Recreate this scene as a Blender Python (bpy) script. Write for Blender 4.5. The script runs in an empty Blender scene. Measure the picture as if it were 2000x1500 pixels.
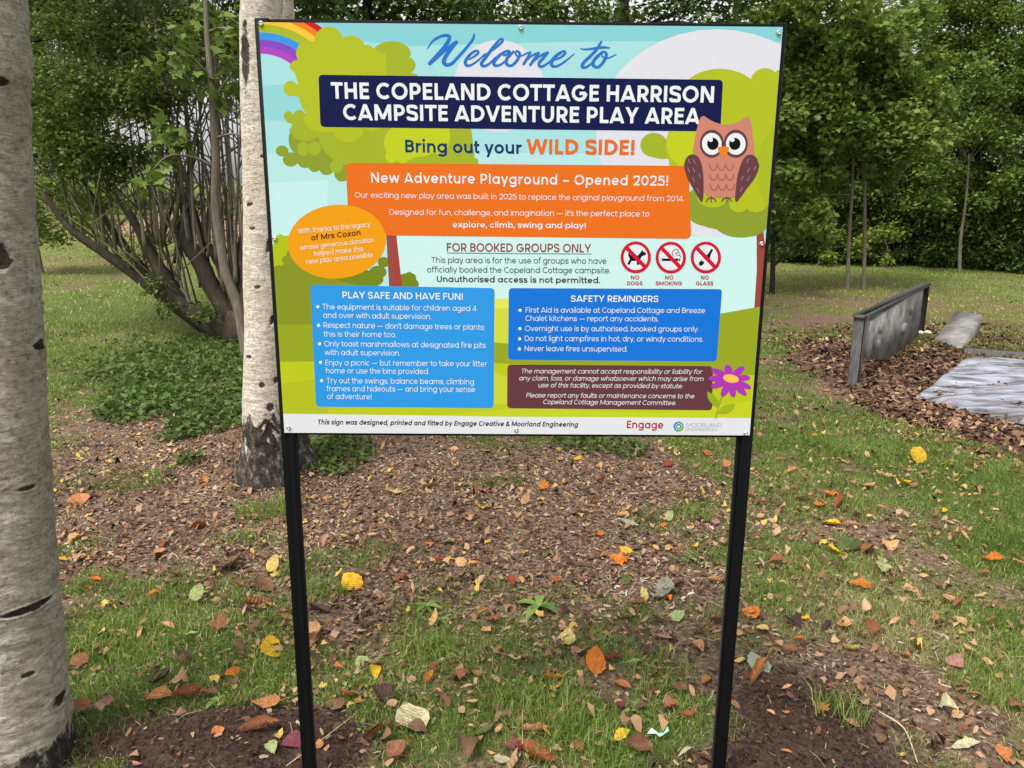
import bpy, math, random
import numpy as np
from mathutils import Matrix, Vector, geometry

SC = bpy.context.scene
COL = SC.collection
rng = np.random.default_rng(7)
random.seed(7)

# ------------------------------------------------------------------ camera
F_PX, PITCH, ROLL, YAW = 1500.0, .2310, .0076, .0064
Z0 = 1.06                                   # height of the sign panel's lower frame edge
CAM = np.array([-.0266, -1.8671, Z0 + .5766])
def cam_axes():
    cp, sp, cr, sr, cy, sy = math.cos(PITCH), math.sin(PITCH), math.cos(ROLL), math.sin(ROLL), math.cos(YAW), math.sin(YAW)
    f = np.array([sy*cp, cy*cp, -sp]); r = np.array([cy, -sy, 0]); u = np.cross(r, f)
    return cr*r + sr*u, -sr*r + cr*u, f
CR, CU, CF = cam_axes()
cam = bpy.data.cameras.new("camera"); camo = bpy.data.objects.new("camera", cam); COL.objects.link(camo)
M = Matrix(((CR[0], CU[0], -CF[0], CAM[0]), (CR[1], CU[1], -CF[1], CAM[1]), (CR[2], CU[2], -CF[2], CAM[2]), (0, 0, 0, 1)))
camo.matrix_world = M
cam.sensor_width = 36; cam.lens = F_PX/2000*36; cam.clip_start = .05; cam.clip_end = 2000
SC.camera = camo

# ------------------------------------------------------------------ light
SUN_EL, SUN_AZ = math.radians(60), math.radians(216)      # azimuth clockwise from +Y: behind the camera, to the left
w = bpy.data.worlds.new("World"); SC.world = w; w.use_nodes = True
nt = w.node_tree; bg = nt.nodes["Background"]
sky = nt.nodes.new("ShaderNodeTexSky"); sky.sky_type = 'NISHITA'; sky.sun_disc = False
sky.sun_elevation = SUN_EL; sky.sun_rotation = SUN_AZ; sky.air_density = 1.2; sky.dust_density = 4.0; sky.ozone_density = 1.0
hs = nt.nodes.new("ShaderNodeHueSaturation"); hs.inputs["Saturation"].default_value = .16     # thin high cloud: a whiter sky
nt.links.new(sky.outputs[0], hs.inputs["Color"]); nt.links.new(hs.outputs[0], bg.inputs[0]); bg.inputs[1].default_value = .15
sun = bpy.data.lights.new("sun", 'SUN'); sun.energy = 1.8; sun.angle = math.radians(20); sun.color = (1, .94, .84)
so = bpy.data.objects.new("sun", sun); COL.objects.link(so)
sd = Vector((math.sin(SUN_AZ)*math.cos(SUN_EL), math.cos(SUN_AZ)*math.cos(SUN_EL), math.sin(SUN_EL)))
so.rotation_euler = sd.to_track_quat('Z', 'Y').to_euler(); so.location = (-6, -8, 12)
SC.view_settings.view_transform = 'Standard'; SC.view_settings.look = 'None'
SC.view_settings.gamma = 1; SC.view_settings.exposure = .78

# ------------------------------------------------------------------ noise and ground shape
def _h(ix, iy, s):
    n = (ix.astype(np.int64)*374761393 + iy.astype(np.int64)*668265263 + s*2147483647) & 0x7fffffff
    n = ((n ^ (n >> 13))*1274126177) & 0x7fffffff
    return ((n ^ (n >> 16)) & 0xffff)/65535.0
def vnoise(x, y, s=0):
    x = np.asarray(x, float); y = np.asarray(y, float)
    ix, iy = np.floor(x), np.floor(y); fx, fy = x-ix, y-iy
    fx = fx*fx*(3-2*fx); fy = fy*fy*(3-2*fy)
    a, b, c, d = _h(ix, iy, s), _h(ix+1, iy, s), _h(ix, iy+1, s), _h(ix+1, iy+1, s)
    return a + (b-a)*fx + (c-a)*fy + (a-b-c+d)*fx*fy
def fbm(x, y, s=0, o=4):
    t = 0; a = .5
    for i in range(o):
        t = t + a*vnoise(np.asarray(x)*2**i, np.asarray(y)*2**i, s+i); a *= .5
    return t/(1-.5**o)
def sstep(a, b, x):
    t = np.clip((np.asarray(x, float)-a)/(b-a), 0, 1); return t*t*(3-2*t)
def height(x, y):
    x = np.asarray(x, float); y = np.asarray(y, float)
    far = np.clip(y-8, 0, 60)
    slope = .052 + (.012-.052)*sstep(-2.5, 3, x)
    z = far*slope
    z = z + .05*(fbm(x*.5, y*.5, 3, 3)-.5)*sstep(1.0, 3, np.hypot(x, y)) + .022*(fbm(x*3, y*3, 9, 4)-.5)
    for bx, by, br, bh in MOUNDS:
        z = z + bh*np.exp(-((x-bx)**2+(y-by)**2)/br**2)
    return z
MOUNDS = []
def ray(px, py):
    d = CF*F_PX + CR*(px-1000) - CU*(py-750)
    return d/np.linalg.norm(d)
def G(px, py):
    d = ray(px, py); z = 0.0
    for _ in range(25):
        t = (z-CAM[2])/d[2] if d[2] < -1e-4 else 400
        t = min(max(t, 0), 400); p = CAM + d*t
        z = .6*z + .4*float(height(p[0], p[1]))
    return p[0], p[1], float(height(p[0], p[1]))
def AT(px, py, y):
    """point where the sight line meets the upright plane at distance y"""
    d = ray(px, py); return CAM + d*((y-CAM[1])/d[1])
def depth(p): return float((np.asarray(p)-CAM) @ CF)
def PROJ(p):
    d = np.asarray(p)-CAM; z = d @ CF
    return 1000+F_PX*(d @ CR)/z, 750-F_PX*(d @ CU)/z

# ------------------------------------------------------------------ materials
def lin(c):
    return tuple((v/255/12.92 if v/255 <= .04045 else ((v/255+.055)/1.055)**2.4) for v in c[:3])
def new_mat(name):
    m = bpy.data.materials.new(name); m.use_nodes = True
    return m, m.node_tree, m.node_tree.nodes["Principled BSDF"]
def N(nt, t, **k):
    n = nt.nodes.new(t)
    for a, b in k.items():
        if a in n.inputs: n.inputs[a].default_value = b
        else: setattr(n, a, b)
    return n
def ramp(nt, fac, stops):
    r = nt.nodes.new("ShaderNodeValToRGB"); e = r.color_ramp.elements
    while len(e) < len(stops): e.new(.5)
    for i, (p, c) in enumerate(stops):
        e[i].position = p; e[i].color = (*c, 1) if len(c) == 3 else c
    nt.links.new(fac, r.inputs[0]); return r.outputs[0]
def noise_tex(nt, scale, detail=4, vec=None, rough=.55, dist=0):
    n = N(nt, "ShaderNodeTexNoise"); n.inputs["Scale"].default_value = scale; n.inputs["Detail"].default_value = detail
    n.inputs["Roughness"].default_value = rough; n.inputs["Distortion"].default_value = dist
    if vec is not None: nt.links.new(vec, n.inputs["Vector"])
    return n.outputs["Fac"]
def mapping(nt, scale=(1, 1, 1), out="Object"):
    tc = N(nt, "ShaderNodeTexCoord"); mp = N(nt, "ShaderNodeMapping"); mp.inputs["Scale"].default_value = scale
    nt.links.new(tc.outputs[out], mp.inputs["Vector"]); return mp.outputs[0]
def mix(nt, fac, a, b, mode='MIX'):
    m = N(nt, "ShaderNodeMix", data_type='RGBA', blend_type=mode)
    for s, v in ((0, fac), (6, a), (7, b)):
        if hasattr(v, "is_linked") or hasattr(v, "links"): nt.links.new(v, m.inputs[s])
        else: m.inputs[s].default_value = v if s == 0 else (*v[:3], 1)
    return m.outputs[2]
def bump(nt, bsdf, h, strength=.5, dist=.01):
    b = N(nt, "ShaderNodeBump"); b.inputs["Strength"].default_value = strength; b.inputs["Distance"].default_value = dist
    nt.links.new(h, b.inputs["Height"]); nt.links.new(b.outputs[0], bsdf.inputs["Normal"])
def attr(nt, name):
    a = N(nt, "ShaderNodeAttribute"); a.attribute_name = name; return a

_ink = {}
def ink(rgb):
    """printed vinyl: one plain colour, faint print grain"""
    if rgb in _ink: return _ink[rgb]
    m, nt, b = new_mat("print_%d_%d_%d" % rgb); c = tuple(v*.755 for v in lin(rgb))
    f = noise_tex(nt, 90, 3, mapping(nt)); k = ramp(nt, f, [(.3, tuple(v*.985 for v in c)), (.7, tuple(min(1, v*1.01) for v in c))])
    nt.links.new(k, b.inputs["Base Color"]); b.inputs["Roughness"].default_value = .5; b.inputs["Specular IOR Level"].default_value = .1
    _ink[rgb] = m; return m

def foliage_mat(name, dark, mid, light, trans=.3, rough=.5, spec=.35):
    m, nt, b = new_mat(name); a = attr(nt, "var")
    c = ramp(nt, a.outputs["Fac"], [(0, dark), (.5, mid), (.93, light), (1, tuple(min(1, v*1.3) for v in light))])
    g = noise_tex(nt, 1.1, 2, mapping(nt)); c2 = mix(nt, ramp(nt, g, [(.38, (0, 0, 0)), (.62, (1, 1, 1))]), c, mix(nt, .45, c, tuple(v*1.2 for v in light), 'MIX'))
    nt.links.new(c2, b.inputs["Base Color"]); b.inputs["Roughness"].default_value = rough; b.inputs["Specular IOR Level"].default_value = spec
    t = N(nt, "ShaderNodeBsdfTranslucent"); nt.links.new(c2, t.inputs[0])
    mx = N(nt, "ShaderNodeMixShader"); mx.inputs[0].default_value = trans
    nt.links.new(b.outputs[0], mx.inputs[1]); nt.links.new(t.outputs[0], mx.inputs[2])
    nt.links.new(mx.outputs[0], nt.nodes["Material Output"].inputs[0]); return m

def bark_mat(name, a, b_, c, scale=(9, 9, 2.2), bstr=.8):
    m, nt, b = new_mat(name); v = mapping(nt, scale)
    n1 = noise_tex(nt, 3, 8, v, .65, .6); n2 = noise_tex(nt, .8, 3, v)
    k = mix(nt, n2, ramp(nt, n1, [(.25, a), (.5, b_), (.75, c)]), b_, 'MIX')
    nt.links.new(k, b.inputs["Base Color"]); b.inputs["Roughness"].default_value = .9; b.inputs["Specular IOR Level"].default_value = .15
    bump(nt, b, n1, bstr, .012); return m

def birch_mat(name, base_dark, tone=(.60, .53, .45), rust=(.42, .31, .21), lent=.60, bd=.006):
    """pale birch bark: fine sideways wrinkles, dark lenticels, black cracked plates towards base_dark metres"""
    m, nt, b = new_mat(name)
    pos = mapping(nt, (1, 1, 1)); wr = noise_tex(nt, 4.5, 9, mapping(nt, (3.2, 3.2, 9)), .74, .25)
    le = noise_tex(nt, 2.6, 6, mapping(nt, (5, 5, 34)), .66, 0)
    pat = noise_tex(nt, 3.4, 6, mapping(nt, (1.3, 1.3, .9)), .66, 1.0); fine = noise_tex(nt, 70, 4, pos, .7)
    c = ramp(nt, wr, [(.25, tuple(v*.26 for v in tone)), (.41, tuple(v*.74 for v in tone)), (.54, tone), (.68, tuple(min(.88, v*1.2) for v in tone))])
    c = mix(nt, ramp(nt, pat, [(.43, (0, 0, 0)), (.62, (.9, .9, .9))]), c, mix(nt, .62, c, rust))
    c = mix(nt, ramp(nt, le, [(lent, (0, 0, 0)), (lent+.09, (.7, .7, .7))]), c, (.085, .065, .05))
    c = mix(nt, ramp(nt, fine, [(.32, (.6, .6, .6)), (.52, (0, 0, 0))]), c, (.16, .12, .09))
    # black plates: stronger low on the trunk
    sep = N(nt, "ShaderNodeSeparateXYZ"); nt.links.new(pos, sep.inputs[0])
    mr = N(nt, "ShaderNodeMapRange"); nt.links.new(sep.outputs[2], mr.inputs[0])
    mr.inputs[1].default_value = 0; mr.inputs[2].default_value = base_dark; mr.inputs[3].default_value = .32; mr.inputs[4].default_value = -.17
    pl = noise_tex(nt, 5.5, 9, mapping(nt, (1.8, 1.8, 1.0)), .68, 1.1)
    ad = N(nt, "ShaderNodeMath", operation='ADD'); nt.links.new(pl, ad.inputs[0]); nt.links.new(mr.outputs[0], ad.inputs[1])
    msk = ramp(nt, ad.outputs[0], [(.56, (0, 0, 0)), (.61, (1, 1, 1))])
    rg = noise_tex(nt, 28, 6, mapping(nt, (1, 1, .55)), .7)
    c = mix(nt, msk, c, ramp(nt, rg, [(.32, (.012, .010, .009)), (.50, (.06, .048, .04)), (.60, (.16, .135, .115)), (.66, (.50, .45, .39))]))
    a = attr(nt, "scar"); sc_n = noise_tex(nt, 22, 6, pos, .7)
    sn = noise_tex(nt, 9, 7, mapping(nt, (1, 1, 1.6)), .72, .8); sq = N(nt, "ShaderNodeMath", operation='MULTIPLY_ADD'); nt.links.new(sn, sq.inputs[0]); sq.inputs[1].default_value = 2.2; sq.inputs[2].default_value = -1.22
    sm = N(nt, "ShaderNodeMath", operation='ADD'); nt.links.new(a.outputs["Fac"], sm.inputs[0]); nt.links.new(sq.outputs[0], sm.inputs[1])
    c = mix(nt, ramp(nt, sm.outputs[0], [(.40, (0, 0, 0)), (.56, (1, 1, 1))]), c, ramp(nt, rg, [(.3, (.012, .01, .009)), (.62, (.09, .065, .05)), (.8, (.26, .2, .15))]))
    nt.links.new(c, b.inputs["Base Color"]); b.inputs["Roughness"].default_value = .75; b.inputs["Specular IOR Level"].default_value = .25
    hh = N(nt, "ShaderNodeMath", operation='MULTIPLY_ADD'); nt.links.new(msk, hh.inputs[0]); nt.links.new(rg, hh.inputs[1]); nt.links.new(wr, hh.inputs[2])
    bump(nt, b, hh.outputs[0], 1.0, bd); return m

def simple_mat(name, c, rough=.6, metal=0, spec=.4, nz=None, bstr=0, bd=.002):
    m, nt, b = new_mat(name)
    if nz:
        f = noise_tex(nt, nz[0], 5, mapping(nt, nz[2] if len(nz) > 2 else (1, 1, 1)), .65)
        nt.links.new(ramp(nt, f, [(.3, tuple(v*(1-nz[1]) for v in c)), (.7, tuple(min(1, v*(1+nz[1])) for v in c))]), b.inputs["Base Color"])
        if bstr: bump(nt, b, f, bstr, bd)
    else: b.inputs["Base Color"].default_value = (*c, 1)
    b.inputs["Roughness"].default_value = rough; b.inputs["Metallic"].default_value = metal; b.inputs["Specular IOR Level"].default_value = spec
    return m

# ------------------------------------------------------------------ mesh helpers
def npmesh(name, V, Fs, mat=None, smooth=False, var=None, attrs=None):
    """Fs: list of (n,k) index arrays"""
    V = np.asarray(V, np.float32); me = bpy.data.meshes.new(name)
    Fs = [np.asarray(f, np.int32) for f in (Fs if isinstance(Fs, list) else [Fs])]
    me.vertices.add(len(V)); me.vertices.foreach_set("co", V.ravel())
    L = np.concatenate([f.ravel() for f in Fs]); tot = np.concatenate([np.full(len(f), f.shape[1], np.int32) for f in Fs])
    st = np.concatenate([[0], np.cumsum(tot)[:-1]]).astype(np.int32)
    me.loops.add(len(L)); me.loops.foreach_set("vertex_index", L)
    me.polygons.add(len(tot)); me.polygons.foreach_set("loop_start", st); me.polygons.foreach_set("loop_total", tot)
    if smooth: me.polygons.foreach_set("use_smooth", np.ones(len(tot), bool))
    me.update(calc_edges=True); me.validate()
    if var is not None: attrs = dict(attrs or {}, var=var)
    for k, a in (attrs or {}).items():
        a = np.asarray(a, np.float32)
        if a.ndim == 1:
            at = me.attributes.new(k, 'FLOAT', 'POINT'); at.data.foreach_set("value", a)
        else:
            at = me.attributes.new(k, 'FLOAT_COLOR', 'POINT'); at.data.foreach_set("color", np.c_[a, np.ones(len(a))].astype(np.float32).ravel())
    for m in (mat if isinstance(mat, (list, tuple)) else [mat]):
        if m: me.materials.append(m)
    return me
def tag(o, label=None, cat=None, group=None, kind=None):
    if label: o["label"] = label
    if cat: o["category"] = cat
    if group: o["group"] = group
    if kind: o["kind"] = kind
    return o
def obj(name, me, parent=None, loc=(0, 0, 0)):
    o = bpy.data.objects.new(name, me); COL.objects.link(o); o.location = loc
    if parent: o.parent = parent
    return o
def thing(name, label, cat, loc, group=None):
    o = bpy.data.objects.new(name, None); COL.objects.link(o); o.location = loc; o.empty_display_size = .1
    return tag(o, label, cat, group)
class MB:
    """collects vertices and faces given in world space; build() makes them local to the thing"""
    def __init__(s): s.V = []; s.F = {}; s.n = 0; s.A = []
    def add(s, V, F, var=None):
        V = np.asarray(V, float).reshape(-1, 3)
        for f in (F if isinstance(F, list) else [F]):
            f = np.asarray(f)
            if len(f): s.F.setdefault(f.shape[1], []).append(f+s.n)
        s.V.append(V); s.n += len(V); s.A.append(np.full(len(V), .5) if var is None else np.asarray(var, float))
    def box(s, c, size, rot=None, bev=0):
        x, y, z = [v/2 for v in size]; b = min(bev, x*.9, y*.9, z*.9)
        P = []
        if b:
            for sx in (-1, 1):
                for sy in (-1, 1):
                    for sz in (-1, 1): P += [(sx*x, sy*(y-b), sz*(z-b)), (sx*(x-b), sy*y, sz*(z-b)), (sx*(x-b), sy*(y-b), sz*z)]
            i = lambda a, c_, d, k: ((a*2+c_)*2+d)*3+k
            Q = [[i(a, 0, 0, 0), i(a, 1, 0, 0), i(a, 1, 1, 0), i(a, 0, 1, 0)] for a in (0, 1)]
            Q += [[i(0, a, 0, 1), i(1, a, 0, 1), i(1, a, 1, 1), i(0, a, 1, 1)] for a in (0, 1)]
            Q += [[i(0, 0, a, 2), i(1, 0, a, 2), i(1, 1, a, 2), i(0, 1, a, 2)] for a in (0, 1)]
            T = []
            for a in (0, 1):
                for c_ in (0, 1):
                    T.append([i(a, c_, 0, 0), i(a, c_, 0, 1), i(a, c_, 0, 2)]); T.append([i(a, c_, 1, 0), i(a, c_, 1, 1), i(a, c_, 1, 2)])
                    Q.append([i(a, c_, 0, 0), i(a, c_, 1, 0), i(a, c_, 1, 1), i(a, c_, 0, 1)])
                    Q.append([i(a, 0, c_, 0), i(a, 1, c_, 0), i(a, 1, c_, 2), i(a, 0, c_, 2)])
                    Q.append([i(0, a, c_, 1), i(1, a, c_, 1), i(1, a, c_, 2), i(0, a, c_, 2)])
            Fc = [np.array(Q), np.array(T)]
        else:
            P = [(sx*x, sy*y, sz*z) for sx in (-1, 1) for sy in (-1, 1) for sz in (-1, 1)]
            Fc = [np.array([[0, 1, 3, 2], [4, 6, 7, 5], [0, 4, 5, 1], [2, 3, 7, 6], [0, 2, 6, 4], [1, 5, 7, 3]])]
        P = np.array(P)
        if rot is not None: P = P @ np.array(rot).T
        s.add(P+np.array(c), Fc)
    def tube(s, pts, rad, seg=8, jit=0.0, cap=True, var=.5, flat=1.0):
        V, Fc = tube(pts, rad, seg, jit, cap); s.add(V, Fc, np.full(len(V), var))
    def mesh(s, name, mat, org=(0, 0, 0), smooth=False, attrs=None):
        V = np.concatenate(s.V)-np.array(org)
        return npmesh(name, V, [np.concatenate(f) for f in s.F.values()], mat, smooth, np.concatenate(s.A), attrs)
    def build(s, name, mat, root=None, smooth=False, attrs=None, parent=None):
        org = (0, 0, 0) if root is None else tuple(root.location)
        return obj(name, s.mesh(name, mat, org, smooth, attrs), parent or root)
def fixn(o):
    import bmesh
    b = bmesh.new(); b.from_mesh(o.data); bmesh.ops.recalc_face_normals(b, faces=b.faces); b.to_mesh(o.data); b.free(); return o
def spline(pts, n):
    P = np.asarray(pts, float); P = np.vstack([2*P[0]-P[1], P, 2*P[-1]-P[-2]]); out = []
    m = len(P)-3; ts = np.linspace(0, m, n)
    for t in ts:
        i = min(int(t), m-1); u = t-i; a, b, c, d = P[i:i+4]
        out.append(.5*((2*b)+(c-a)*u+(2*a-5*b+4*c-d)*u*u+(3*b-a-3*c+d)*u**3))
    return np.array(out)
def tube(pts, rad, seg=8, jit=0.0, cap=True):
    P = np.asarray(pts, float); n = len(P); R = np.broadcast_to(np.asarray(rad, float), (n,))
    T = np.gradient(P, axis=0); T /= np.linalg.norm(T, axis=1)[:, None]+1e-12
    ref = np.array([1., 0, 0]) if abs(T[0, 0]) < .8 else np.array([0, 1., 0])
    V = []
    a = np.linspace(0, 2*np.pi, seg, endpoint=False)
    for i in range(n):
        u = np.cross(ref, T[i]); u /= np.linalg.norm(u); v = np.cross(T[i], u); ref = -np.cross(u, T[i])*0 + ref
        r = R[i]*(1+jit*(rng.random(seg)-.5))
        V.append(P[i]+np.outer(np.cos(a)*r, u)+np.outer(np.sin(a)*r, v))
    V = np.concatenate(V); i = np.arange(n-1)[:, None]*seg; j = np.arange(seg)[None]; k = (j+1) % seg
    Q = np.stack([i+j, i+k, i+seg+k, i+seg+j], -1).reshape(-1, 4); Fc = [Q]
    if cap:
        V = np.vstack([V, P[0], P[-1]]); jj = np.arange(seg); kk = (jj+1) % seg; b0 = (n-1)*seg
        Fc.append(np.vstack([np.stack([kk, jj, np.full(seg, n*seg)], -1), np.stack([b0+jj, b0+kk, np.full(seg, n*seg+1)], -1)]))
    return V, Fc
# ------------------------------------------------------------------ the sign: geometric sans lettering drawn as strokes
def arc(cx, cy, rx, ry, a0, a1, n=None):
    n = n or max(4, int(abs(a1-a0)/13)+1)
    t = np.radians(np.linspace(a0, a1, n)); return [(cx+rx*math.cos(v), cy+ry*math.sin(v)) for v in t]
def glyph(c, w):
    h = w/2; H = 700; X = 530; AS = 745; DS = -200
    S = []; st = 62; ro = 36; di = 8
    def P(*p): S.append(('P', list(p)))
    def D(x0, y0, x1, y1): S.append(('D', (x0, y0, x1, y1)))
    def hw(dx, dy): return w*math.hypot(dx, dy)/abs(dy)/2
    def ring(cx, cy, r, ry=None): S.append(('P', arc(cx, cy, r, ry or r, 0, 360, 30)))
    def dot(cx, cy): S.append(('O', (cx, cy, .6*w+4)))
    stem = lambda y1, y0=0: P((h, y0), (h, y1))
    l = r = st
    if c == 'A': W = 690; q = hw(345, H); D(q, 0, W/2, H); D(W-q, 0, W/2, H); P((W*.2, .24*H), (W*.8, .24*H)); l = r = di
    elif c == 'B':
        W = 500; stem(H); m = .53*H
        P(*([(h, H-h), (W-230, H-h)]+arc(W-230-20, (m+H-h)/2, 230-h, (H-h-m)/2, 90, -90)+[(h, m)]))
        P(*([(h, m), (W-230, m)]+arc(W-230, (m+h)/2, 230-h, (m-h)/2, 90, -90)+[(h, h)])); r = ro
    elif c in 'CG':
        W = 612 if c == 'C' else 700; P(*arc(350, 350, 350-h, 350-h, 46, 314 if c == 'C' else 358)); l = ro; r = ro
        if c == 'G': P((350, 335), (700-h, 335))
    elif c == 'D': W = 600; stem(H); P(*([(h, H-h), (230, H-h)]+arc(230, 350, W-h-230, 350-h, 90, -90)+[(h, h)])); r = ro
    elif c in 'EF':
        W = 420; stem(H); P((h, H-h), (W, H-h)); P((h, .52*H), (W-30, .52*H)); r = 40
        if c == 'E': P((h, h), (W, h))
    elif c == 'H': W = 545; stem(H); P((W-h, 0), (W-h, H)); P((h, .51*H), (W-h, .51*H))
    elif c == 'I': W = w; stem(H)
    elif c == 'K': W = 540; stem(H); q = hw(350, 430); D(h+40, 250, W-q-10, H); D(w+75, 380, W-q+5, 0); r = di
    elif c == 'L': W = 390; stem(H); P((h, h), (W, h)); r = 30
    elif c == 'M': W = 760; stem(H); P((W-h, 0), (W-h, H)); q = hw(330, 600); D(q, H, W/2, 60); D(W-q, H, W/2, 60)
    elif c == 'N': W = 590; stem(H); P((W-h, 0), (W-h, H)); q = hw(500, H); D(q, H, W-q, 0)
    elif c == 'O': W = 716; ring(358, 350, 358-h, 358-h); l = r = ro
    elif c in 'PR':
        W = 490; stem(H); m = .40*H
        P(*([(h, H-h), (W-250, H-h)]+arc(W-250, (m+H-h)/2, 250-h, (H-h-m)/2, 90, -90)+[(h, m)])); r = ro
        if c == 'R': q = hw(210, 290); W = 510; D(230, m+10, W-q, 0); r = 20
    elif c == 'S':
        W = 520; P(*spline([(W-h-8, H*.735), (W*.80, H*.865), (W*.5, H-h), (W*.2, H*.87), (h+8, H*.73), (W*.2, H*.58), (W*.5, H*.51), (W*.80, H*.43), (W-h, H*.26), (W*.80, H*.11), (W*.5, h), (W*.19, H*.125), (h, H*.26)], 40)); l = r = ro
    elif c == 'T': W = 530; P((0, H-h), (W, H-h)); P((W/2, 0), (W/2, H-h)); l = r = 18
    elif c == 'U': W = 560; P(*([(h, H), (h, W/2)]+arc(W/2, W/2-8, W/2-h, W/2-h, 180, 360)+[(W-h, H)]))
    elif c == 'V': W = 670; q = hw(335, H); D(q, H, W/2, 0); D(W-q, H, W/2, 0); l = r = di
    elif c == 'W': W = 980; q = hw(230, H); D(q, H, W*.27, 0); D(W*.5, H, W*.27, 0); D(W*.5, H, W*.73, 0); D(W-q, H, W*.73, 0); l = r = di
    elif c == 'Y': W = 630; q = hw(315, 420); D(q, H, W/2, 270); D(W-q, H, W/2, 270); P((W/2, 0), (W/2, 300)); l = r = di
    elif c in 'abdpqg':
        W = 540; k = X/2; cx = k if c in 'adqg' else W-k; ring(cx, k, k-h); xs = W-h if c in 'adqg' else h
        if c == 'a': P((xs, 0), (xs, X))
        if c in 'bd': P((xs, 0), (xs, AS))
        if c in 'pq': P((xs, DS), (xs, X))
        if c == 'g': P(*([(xs, X), (xs, -20)]+arc(W/2, -20, W/2-h, 195-h, 0, -155)))
        l, r = (ro, st) if c in 'adqg' else (st, ro)
    elif c in 'ce':
        W = 472 if c == 'c' else 530; k = X/2; l = r = ro
        if c == 'c': P(*arc(k, k, k-h, k-h, 44, 316))
        else: P(*arc(k, k, k-h, k-h, -3, 318)); P((h, k-8), (2*k-h, k-8))
    elif c == 'o': W = X; ring(X/2, X/2, X/2-h); l = r = ro
    elif c == 'f': W = 310; P(*([(115, 0), (115, 580)]+arc(235, 580, 120, 165-h, 180, 90)+[(W, AS-h)])); P((0, X-h), (W-20, X-h)); l = r = 18
    elif c in 'hn': W = 480; P((h, 0), (h, AS if c == 'h' else X)); P(*([(W-h, 0), (W-h, X-W/2)]+arc(W/2, X-W/2, W/2-h, W/2-h, 0, 178)))
    elif c == 'm':
        W = 800; P((h, 0), (h, X)); q = (W+w)/2
        P(*([(q-h, 0), (q-h, X-q/2)]+arc(q/2, X-q/2, q/2-h, q/2-h, 0, 178)))
        P(*([(W-h, 0), (W-h, X-q/2)]+arc(W-q/2, X-q/2, q/2-h, q/2-h, 0, 178)))
    elif c == 'u': W = 480; P((W-h, X), (W-h, 0)); P(*([(h, X), (h, W/2)]+arc(W/2, W/2, W/2-h, W/2-h, 180, 358)))
    elif c == 'r': W = 310; P((h, 0), (h, X)); P(*(arc(h+220, X-235, 220, 235-h, 178, 88)+[(W, X-h)])); r = 14
    elif c == 'i': W = w; stem(X); dot(h, 690)
    elif c == 'j': W = w; P(*([(h, X), (h, -70)]+arc(h-110, -70, 110, 125-h, 0, -95))); dot(h, 690)
    elif c == 'l': W = w; stem(AS)
    elif c == 'k': W = 460; stem(AS); q = hw(300, 330); D(h+30, 180, W-q-10, X); D(w+70, 280, W-q+5, 0); r = di
    elif c == 's':
        W = 420; P(*spline([(W-h-6, X*.73), (W*.8, X*.86), (W*.5, X-h), (W*.2, X*.86), (h+6, X*.72), (W*.2, X*.575), (W*.5, X*.51), (W*.80, X*.43), (W-h, X*.27), (W*.80, X*.12), (W*.5, h), (W*.18, X*.13), (h, X*.27)], 36)); l = r = 32
    elif c == 't': W = 310; P(*([(115, 690), (115, 140)]+arc(225, 140, 110, 140-h, 180, 270)+[(W-8, h)])); P((0, X-h), (W-8, X-h)); l = r = 16
    elif c == 'v': W = 520; q = hw(260, X); D(q, X, W/2, 0); D(W-q, X, W/2, 0); l = r = di
    elif c == 'w': W = 780; q = hw(180, X); D(q, X, W*.27, 0); D(W*.5, X, W*.27, 0); D(W*.5, X, W*.73, 0); D(W-q, X, W*.73, 0); l = r = di
    elif c == 'x': W = 500; q = hw(400, X); D(q, X, W-q, 0); D(W-q, X, q, 0); l = r = di
    elif c == 'y': W = 530; q = hw(265, X); D(q, X, W/2, 0); k = (W/2-q)*-DS/X; D(W-q, X, W/2-k, DS); l = r = di
    elif c == 'z': W = 420; P((0, X-h), (W, X-h)); P((0, h), (W, h)); q = hw(300, X-w); D(W-q, X-h, q, h); l = r = 30
    elif c == '0': W = 540; ring(W/2, 350, W/2-h, 350-h); l = r = ro
    elif c == '1': W = 210+h; P((W-h, 0), (W-h, H)); P((0, H-h), (W-h, H-h)); r = st
    elif c == '2': W = 480; P(*(spline([(h, 490), (W*.16, 620), (W*.5, H-h), (W*.85, 610), (W-h, 490), (W*.78, 330), (W*.4, 150), (h+20, h)], 26))); P((10, h), (W, h)); l = r = ro
    elif c == '4': W = 540; q = hw(300, 480); D(q+5, 170, W-190, H); P((5, 165), (W, 165)); P((W-150, 0), (W-150, H)); l = r = 26
    elif c == '5': W = 490; P((W-30, H-h), (85, H-h)); P((85+h*.6, H), (60+h*.6, 340)); P(*spline([(60+h*.3, 375), (W*.5, 440), (W*.85, 370), (W-h, 225), (W*.83, 75), (W*.45, h), (W*.12, 70), (h*.6, 170)], 24)); l = r = ro
    elif c == '!': W = w+20; P((W/2, 200), (W/2, H)); dot(W/2, h+8)
    elif c == '.': W = 1.2*w; dot(W/2, h+8); l = r = 30
    elif c == ',': W = 1.2*w; D(W/2+10, w*.9, W/2-w*.5, -w*1.0); l = r = 30
    elif c == ';': W = 1.2*w; D(W/2+10, w*.9, W/2-w*.5, -w*1.0); dot(W/2, 430); l = r = 30
    elif c == "'": W = w; P((h, 500), (h, 730)); l = r = 20
    elif c == '-': W = 430; P((0, 265), (W, 265)); l = r = 60
    elif c == '_': W = 740; P((0, 275), (W, 275)); l = r = 60
    elif c == '&': W = 560; P(*spline([(W, h*.4), (W*.62, 250), (W*.25, 540), (W*.30, H-h-10), (W*.52, H-h-20), (W*.58, 540), (W*.3, 390), (h, 210), (W*.18, h+20), (W*.45, h), (W*.75, 140), (W*.93, 340)], 44)); l = r = ro
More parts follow.
